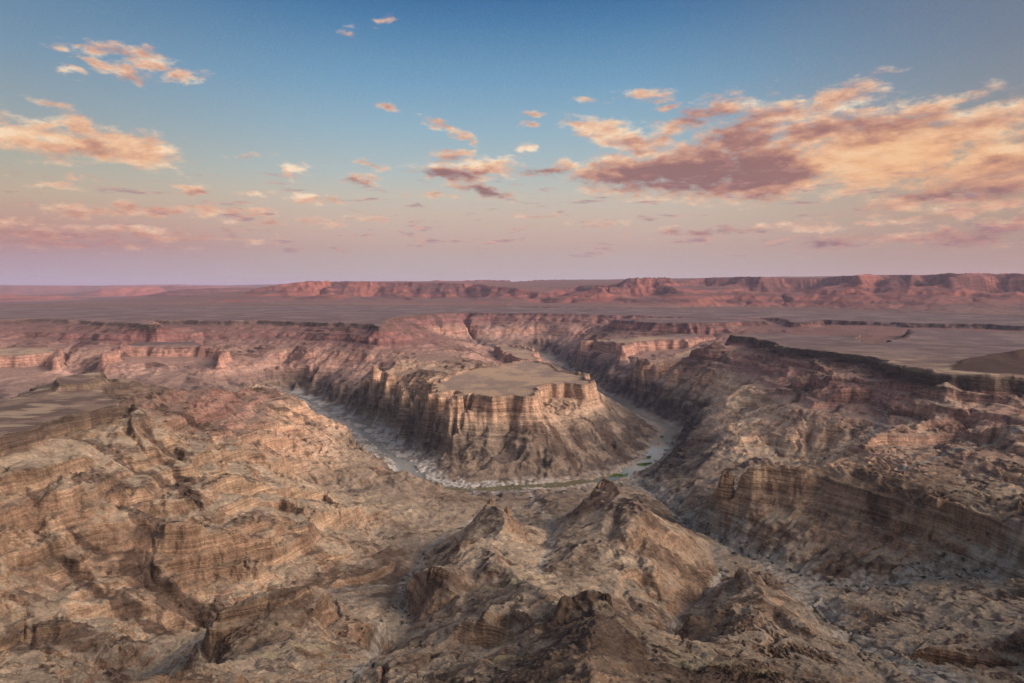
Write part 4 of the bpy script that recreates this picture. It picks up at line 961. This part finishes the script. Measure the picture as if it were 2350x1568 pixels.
def srgb(*c): return tuple(((v/255)/12.92 if v/255 <= .04045 else ((v/255+.055)/1.055)**2.4) for v in c)
def make_world():
    w = bpy.data.worlds.new('World'); scene.world = w; w.use_nodes = True; t = w.node_tree; t.nodes.clear(); L = t.links.new
    out = nd(t, 'ShaderNodeOutputWorld'); bg = nd(t, 'ShaderNodeBackground')
    tc = nd(t, 'ShaderNodeTexCoord')
    def M(op, a, b=None, c=None, clamp=False):
        r = nd(t, 'ShaderNodeMath', operation=op, use_clamp=clamp)
        for i, v in enumerate((a, b, c)):
            if v is None: continue
            if isinstance(v, (int, float)): r.inputs[i].default_value = v
            else: L(v, r.inputs[i])
        return r.outputs[0]
    def MR(f, a, b, c=0, d=1, smooth=True):
        r = nd(t, 'ShaderNodeMapRange', ins={'From Min': a, 'From Max': b, 'To Min': c, 'To Max': d})
        if smooth: r.interpolation_type = 'SMOOTHSTEP'
        L(f, r.inputs['Value']); return r.outputs[0]
    def MIX(f, a, b):
        r = nd(t, 'ShaderNodeMix', data_type='RGBA')
        if isinstance(f, (int, float)): r.inputs[0].default_value = f
        else: L(f, r.inputs[0])
        for i, v in ((6, a), (7, b)):
            if isinstance(v, tuple): r.inputs[i].default_value = v+(1,)
            else: L(v, r.inputs[i])
        return r.outputs[2]
    def RAMP(f, stops):
        r = nd(t, 'ShaderNodeValToRGB'); e = r.color_ramp.elements
        e[0].position, e[0].color = stops[0][0], srgb(*stops[0][1])+(1,)
        e[1].position, e[1].color = stops[-1][0], srgb(*stops[-1][1])+(1,)
        for p, c in stops[1:-1]: q = e.new(p); q.color = srgb(*c)+(1,)
        L(f, r.inputs[0]); return r.outputs[0]
    sp = nd(t, 'ShaderNodeSeparateXYZ'); L(tc.outputs['Generated'], sp.inputs[0]); x, y, z = sp.outputs
    az = M('ARCTAN2', x, y); el = M('ARCSINE', z)
    u = az; v = el                                         # radians
    vn = M('DIVIDE', M('MAXIMUM', v, 0.0), .5)             # 0..1 for 0..28.6 degrees
    mid = RAMP(vn, [(0, (184,170,174)), (.067, (186,168,168)), (.10, (190,166,161)), (.13, (196,171,162)), (.19, (201,181,168)), (.25, (196,189,177)), (.31, (178,189,189)), (.43, (149,178,194)), (.55, (120,161,191)), (.71, (80,127,169)), (.76, (68,114,160)), (1, (58,100,146))])
    lef = RAMP(vn, [(0, (180,164,182)), (.067, (178,151,161)), (.10, (178,140,142)), (.15, (190,152,141)), (.22, (192,172,152)), (.30, (174,173,161)), (.41, (150,163,169)), (.55, (121,149,172)), (.71, (96,129,161)), (1, (76,108,142))])
    rig = RAMP(vn, [(0, (180,152,150)), (.07, (178,150,144)), (.13, (176,149,137)), (.20, (178,156,138)), (.31, (161,151,139)), (.45, (135,141,150)), (.58, (118,129,147)), (.76, (104,115,135)), (1, (92,104,124))])
    g = MIX(MR(u, -.15, -.70), mid, lef); g = MIX(MR(u, .12, .72), g, rig)
    # ---- clouds on a high sheet: direction -> sheet position keeps their perspective
    cl = nd(t, 'ShaderNodeCombineXYZ'); L(u, cl.inputs[0]); L(v, cl.inputs[1])
    uv = cl.outputs[0]
    def noise(vec, scale, detail, rough=.55, dist=0, sc=(1, 1, 1), off=(0, 0, 0)):
        mp = nd(t, 'ShaderNodeMapping'); mp.inputs['Scale'].default_value = sc; mp.inputs['Location'].default_value = off; L(vec, mp.inputs['Vector'])
        n = nd(t, 'ShaderNodeTexNoise', ins={'Scale': scale, 'Detail': detail, 'Roughness': rough, 'Distortion': dist}); L(mp.outputs[0], n.inputs['Vector']); return n.outputs['Fac']
    def pos(px, py):
        a, t_ = ray(px, py); return a, math.atan(t_)
    # cloud masses: centre x,y, half width, half height, tilt in degrees, weight (survey units)
    BL = [(225,112,48,9,-4,.75),(270,118,40,9,-6,.75),(345,122,38,11,0,.8),(240,145,45,11,-12,.8),(300,160,38,12,-28,.85),(350,148,45,12,-4,.85),(310,178,34,8,-8,.75),(415,172,42,11,-3,.9),(178,103,26,6,0,.6),(120,106,20,5,0,.5),(170,165,26,6,-15,.5),
          (60,320,90,26,-8,1),(200,330,120,24,-7,1.1),(320,345,80,30,-10,1.1),(180,285,70,16,-25,.9),(15,300,40,30,-20,1.),
          (685,388,36,14,0,.9),(668,398,26,9,-20,.8),(580,447,20,11,0,.8),(690,455,55,12,-5,.9),(755,462,60,9,0,.7),(440,433,32,9,0,.8),(180,411,40,7,0,.7),(105,427,45,7,0,.55),
          (200,487,65,13,0,.85),(295,475,35,13,0,.85),(362,483,45,13,0,.85),(475,483,55,13,0,.95),(560,485,55,11,0,.85),(20,505,40,8,0,.7),
          (890,245,32,9,-15,.75),(1020,295,60,10,-18,.8),(1078,320,22,15,-40,.85),(1210,343,25,11,0,.8),(855,380,40,8,0,.7),(830,412,45,12,0,.75),(582,360,35,4,0,.4),
          (1040,365,75,14,-4,.9),(1110,385,85,20,0,1.1),(1030,400,80,18,-6,1.),(1110,438,70,13,-8,.8),(1130,375,60,14,-2,1.),
          (1290,385,70,14,14,.9),(1310,380,40,14,-10,.9),(1240,398,50,9,20,.8),
          (1220,263,28,7,0,.7),(1215,290,30,7,0,.7),(1330,290,45,10,-10,.8),(1390,300,80,26,-10,1.1),(1450,325,90,26,-14,1.1),(1470,220,60,14,5,.75),(1525,243,25,8,0,.7),(1350,235,40,7,-5,.45),
          (1440,395,130,40,-4,1.2),(1600,385,180,48,0,1.35),(1780,380,150,56,0,1.4),(1700,430,180,30,0,1.1),(1540,425,150,26,-3,1.),(1700,320,130,40,10,1.),(1780,270,120,30,18,.95),(1650,250,90,24,14,.75),
          (1930,220,90,22,10,.95),(1880,300,140,40,12,1.),(2000,330,170,55,10,1.3),(2060,360,150,60,8,1.35),(2200,300,170,35,10,1.05),(2300,370,140,60,5,1.1),(2220,400,150,50,0,.95),(2120,250,130,16,12,.7),(2320,250,70,14,16,.7),(1560,290,80,22,22,.7),(1480,350,60,12,0,.7),
          (2150,450,150,22,8,.85),(2310,430,90,24,8,.95),(1880,520,120,10,3,.6),(2230,480,140,14,6,.7),(2100,540,200,12,4,.65),(2330,520,100,20,6,.8),(1600,535,110,9,5,.6),(1240,495,60,6,0,.6),(1380,513,60,7,0,.55),(1890,560,50,16,0,.6),(2250,550,110,14,4,.6),
          (876,46,16,9,20,.55),(800,72,12,6,0,.3),(100,535,130,11,0,.75),(300,530,150,9,0,.7),(150,560,200,9,0,.6),(430,545,170,7,0,.55),(600,510,60,7,0,.6),(730,508,60,7,0,.55),(850,500,50,6,0,.5),(1000,450,60,7,0,.6)]
    fld = None; fld2 = None
    warp = nd(t, 'ShaderNodeTexNoise', ins={'Scale': 22.0, 'Detail': 4.0, 'Roughness': .6}); mpw = nd(t, 'ShaderNodeMapping'); mpw.inputs['Scale'].default_value = (1, 2.1, 1); L(uv, mpw.inputs['Vector']); L(mpw.outputs[0], warp.inputs['Vector'])
    wsub = nd(t, 'ShaderNodeVectorMath', operation='SUBTRACT'); L(warp.outputs['Color'], wsub.inputs[0]); wsub.inputs[1].default_value = (.5, .5, .5)
    wsc = nd(t, 'ShaderNodeVectorMath', operation='MULTIPLY'); L(wsub.outputs[0], wsc.inputs[0]); wsc.inputs[1].default_value = (.075, .028, 0)
    wad = nd(t, 'ShaderNodeVectorMath', operation='ADD'); L(uv, wad.inputs[0]); L(wsc.outputs[0], wad.inputs[1]); wuv = wad.outputs[0]
    TL = (-24, -10, 0, 10)
    tv = []
    for tl in TL:
        if tl == 0: tv.append(wuv); continue
        vr = nd(t, 'ShaderNodeVectorRotate', rotation_type='Z_AXIS'); L(wuv, vr.inputs['Vector']); vr.inputs['Angle'].default_value = -math.radians(tl); tv.append(vr.outputs[0])
    def blob(px, py, a, b, tilt=0):
        cu, cv = pos(px, py); k = min(range(4), key=lambda q: abs(TL[q]-tilt)); th_ = -math.radians(TL[k])
        ru, rv = cu*math.cos(th_)-cv*math.sin(th_), cu*math.sin(th_)+cv*math.cos(th_)
        sx, sy = FPX/a, FPX/b
        vm = nd(t, 'ShaderNodeVectorMath', operation='MULTIPLY_ADD'); L(tv[k], vm.inputs[0]); vm.inputs[1].default_value = (sx, sy, 0); vm.inputs[2].default_value = (-ru*sx, -rv*sy, 0)
        ln = nd(t, 'ShaderNodeVectorMath', operation='LENGTH'); L(vm.outputs[0], ln.inputs[0]); return ln.outputs['Value']
    def field(vec):
        acc = None
        for (px, py, a, b, tilt, wt) in sorted(BL):
            q = M('MULTIPLY_ADD', blob(px, py, a*1.25, b*1.35, tilt), -wt, wt)
            acc = q if acc is None else M('SMOOTH_MAX', acc, q, .12)
        return acc
    F = field(wuv)
    n_hi = noise(uv, 34, 9, .60, .15, sc=(1, 2.4, 1)); n_lo = noise(uv, 10, 5, .6, .3, sc=(1, 2.6, 1))
    dens = M('ADD', F, M('MULTIPLY_ADD', n_hi, 2.0, -1.04)); dens = M('ADD', dens, M('MULTIPLY_ADD', n_lo, .7, -.35))
    alpha = MR(dens, -.08, .75)
    # scattered flecks low in the sky
    fl = noise(uv, 16, 7, .6, .3, sc=(1, 5.5, 1), off=(3.1, 1.7, 0))
    flm = M('MULTIPLY', MR(fl, .55, .68), M('MULTIPLY', MR(v, .02, .06), MR(v, .19, .10)))
    flm = M('MULTIPLY', flm, .7)
    # lit side and shaded side: compare with the density a step towards the sun (below right of the anti-solar sky)
    def dens_at(du, dv):
        a = nd(t, 'ShaderNodeVectorMath', operation='ADD'); L(uv, a.inputs[0]); a.inputs[1].default_value = (du, dv, 0)
        return noise(a.outputs[0], 34, 9, .60, .15, sc=(1, 2.4, 1)), noise(a.outputs[0], 10, 5, .6, .3, sc=(1, 2.6, 1))
    h2, l2 = dens_at(.004, .009)
    rel_ = M('ADD', M('MULTIPLY', M('SUBTRACT', n_hi, h2), .95), M('MULTIPLY', M('SUBTRACT', n_lo, l2), 1.6))
    thick = MR(dens, .15, 1.1)
    def patches(L_, k):
        acc_ = None
        for (px, py, a, b, s_) in L_:
            q = MR(blob(px, py, a, b), 1.3, 0.15, 0, s_)
            acc_ = q if acc_ is None else M('MAXIMUM', acc_, q)
        return acc_
    # where thick cloud shades itself (mauve bodies) and where the low sun reaches in (amber)
    shade = patches(((1560, 412, 250, 46, .62), (1745, 398, 130, 52, .66), (1680, 330, 110, 50, .42), (1035, 402, 85, 20, .6), (1110, 442, 80, 16, .6), (1235, 398, 50, 16, .55), (1590, 262, 110, 34, .3),
                     (215, 345, 110, 16, .28), (2230, 445, 240, 26, .36), (2320, 400, 90, 26, .25), (1960, 290, 190, 18, .2), (310, 180, 60, 12, .2), (1880, 560, 110, 24, .5), (2250, 550, 200, 24, .5), (1600, 536, 140, 12, .5), (150, 545, 320, 24, .3), (830, 420, 40, 8, .4)), 0)
    glow = patches(((2075, 352, 85, 42, .46), (1960, 385, 130, 62, .32), (2290, 352, 90, 22, .4), (2160, 330, 170, 50, .16), (330, 350, 80, 26, .36), (60, 310, 110, 28, .3), (1420, 302, 100, 26, .26), (1120, 372, 90, 16, .36), (685, 388, 50, 22, .3), (580, 447, 30, 18, .25), (690, 450, 60, 10, .3), (1210, 343, 30, 14, .2)), 0)
    lit = M('ADD', M('SUBTRACT', .74, M('MULTIPLY', thick, .30)), rel_)
    lit = M('ADD', M('SUBTRACT', lit, shade), glow, clamp=True)
    ccol = RAMP(lit, [(0, (148,108,108)), (.22, (172,124,116)), (.48, (204,154,132)), (.70, (230,184,154)), (.88, (244,208,174)), (1, (252,227,198))])
    amber = patches(((2060, 375, 270, 95, .55), (2300, 380, 160, 80, .45), (1850, 400, 90, 50, .3), (200, 330, 260, 50, .25)), 0)
    ccol = MIX(M('MULTIPLY', amber, M('ADD', lit, .15)), ccol, srgb(240, 176, 118))
    low = MR(v, .17, .03)
    ccol = MIX(M('MULTIPLY', low, .6), ccol, RAMP(lit, [(0, (150,118,134)), (.5, (196,148,142)), (1, (226,172,152))]))
    ccol = MIX(M('MULTIPLY', MR(v, .25, .36), .30), ccol, srgb(232, 200, 188))
    s1 = MIX(M('MULTIPLY', alpha, .95), g, ccol)
    s1 = MIX(flm, s1, MIX(MR(noise(uv, 40, 3, .5, 0, sc=(1, 4, 1)), .4, .6), srgb(160,128,140), srgb(214,164,150)))
    # overhead and behind (never in view): clear blue above, plus an added bright warm lobe as soft key light on the terrain
    sky = nd(t, 'ShaderNodeTexSky', sky_type='NISHITA', sun_disc=False, sun_elevation=SUN_EL, sun_rotation=SUN_AZ, altitude=800, air_density=1.2, dust_density=1.5)
    behind = M('MULTIPLY', MR(y, .35, -.35), 1.0)
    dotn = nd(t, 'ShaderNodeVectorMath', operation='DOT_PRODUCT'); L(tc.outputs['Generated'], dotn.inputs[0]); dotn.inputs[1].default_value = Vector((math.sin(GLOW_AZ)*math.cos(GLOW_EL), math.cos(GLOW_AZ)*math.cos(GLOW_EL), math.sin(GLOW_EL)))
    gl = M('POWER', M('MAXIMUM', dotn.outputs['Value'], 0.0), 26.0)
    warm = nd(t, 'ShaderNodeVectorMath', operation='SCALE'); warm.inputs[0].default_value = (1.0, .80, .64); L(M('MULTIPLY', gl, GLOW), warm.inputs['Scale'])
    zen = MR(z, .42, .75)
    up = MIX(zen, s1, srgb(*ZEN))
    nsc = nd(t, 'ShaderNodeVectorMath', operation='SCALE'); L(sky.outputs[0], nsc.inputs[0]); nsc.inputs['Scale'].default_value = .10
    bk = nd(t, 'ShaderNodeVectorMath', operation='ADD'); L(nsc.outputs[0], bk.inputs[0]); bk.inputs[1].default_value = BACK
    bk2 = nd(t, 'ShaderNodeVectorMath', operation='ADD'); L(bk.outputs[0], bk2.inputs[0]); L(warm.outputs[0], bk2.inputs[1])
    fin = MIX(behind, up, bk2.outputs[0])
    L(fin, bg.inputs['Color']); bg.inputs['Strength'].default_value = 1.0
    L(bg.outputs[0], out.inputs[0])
    w.cycles.sampling_method = 'MANUAL'; w.cycles.sample_map_resolution = 1024
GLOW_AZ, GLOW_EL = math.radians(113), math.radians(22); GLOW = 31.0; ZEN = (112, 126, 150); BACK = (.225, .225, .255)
make_world()

cam = bpy.data.cameras.new('camera'); cam.sensor_width = 36; cam.lens = 36*FPX/2350; cam.clip_start = .5; cam.clip_end = 300000
co = bpy.data.objects.new('camera', cam); COL.objects.link(co); co.location = (0, 0, 0); co.rotation_euler = (math.pi/2-PITCH, 0, 0); scene.camera = co
vs = scene.view_settings; vs.view_transform = 'Standard'; vs.look = 'None'; vs.gamma = 1; vs.exposure = 0
cy = scene.cycles; cy.max_bounces = 5; cy.diffuse_bounces = 3; cy.volume_bounces = 0; cy.glossy_bounces = 2; cy.transmission_bounces = 1; cy.use_denoising = True; cy.denoiser = 'OPENIMAGEDENOISE'; cy.denoising_input_passes = 'RGB_ALBEDO_NORMAL'; cy.denoising_prefilter = 'NONE'; cy.use_adaptive_sampling = True; cy.adaptive_threshold = .02; cy.adaptive_min_samples = 20
log('done')
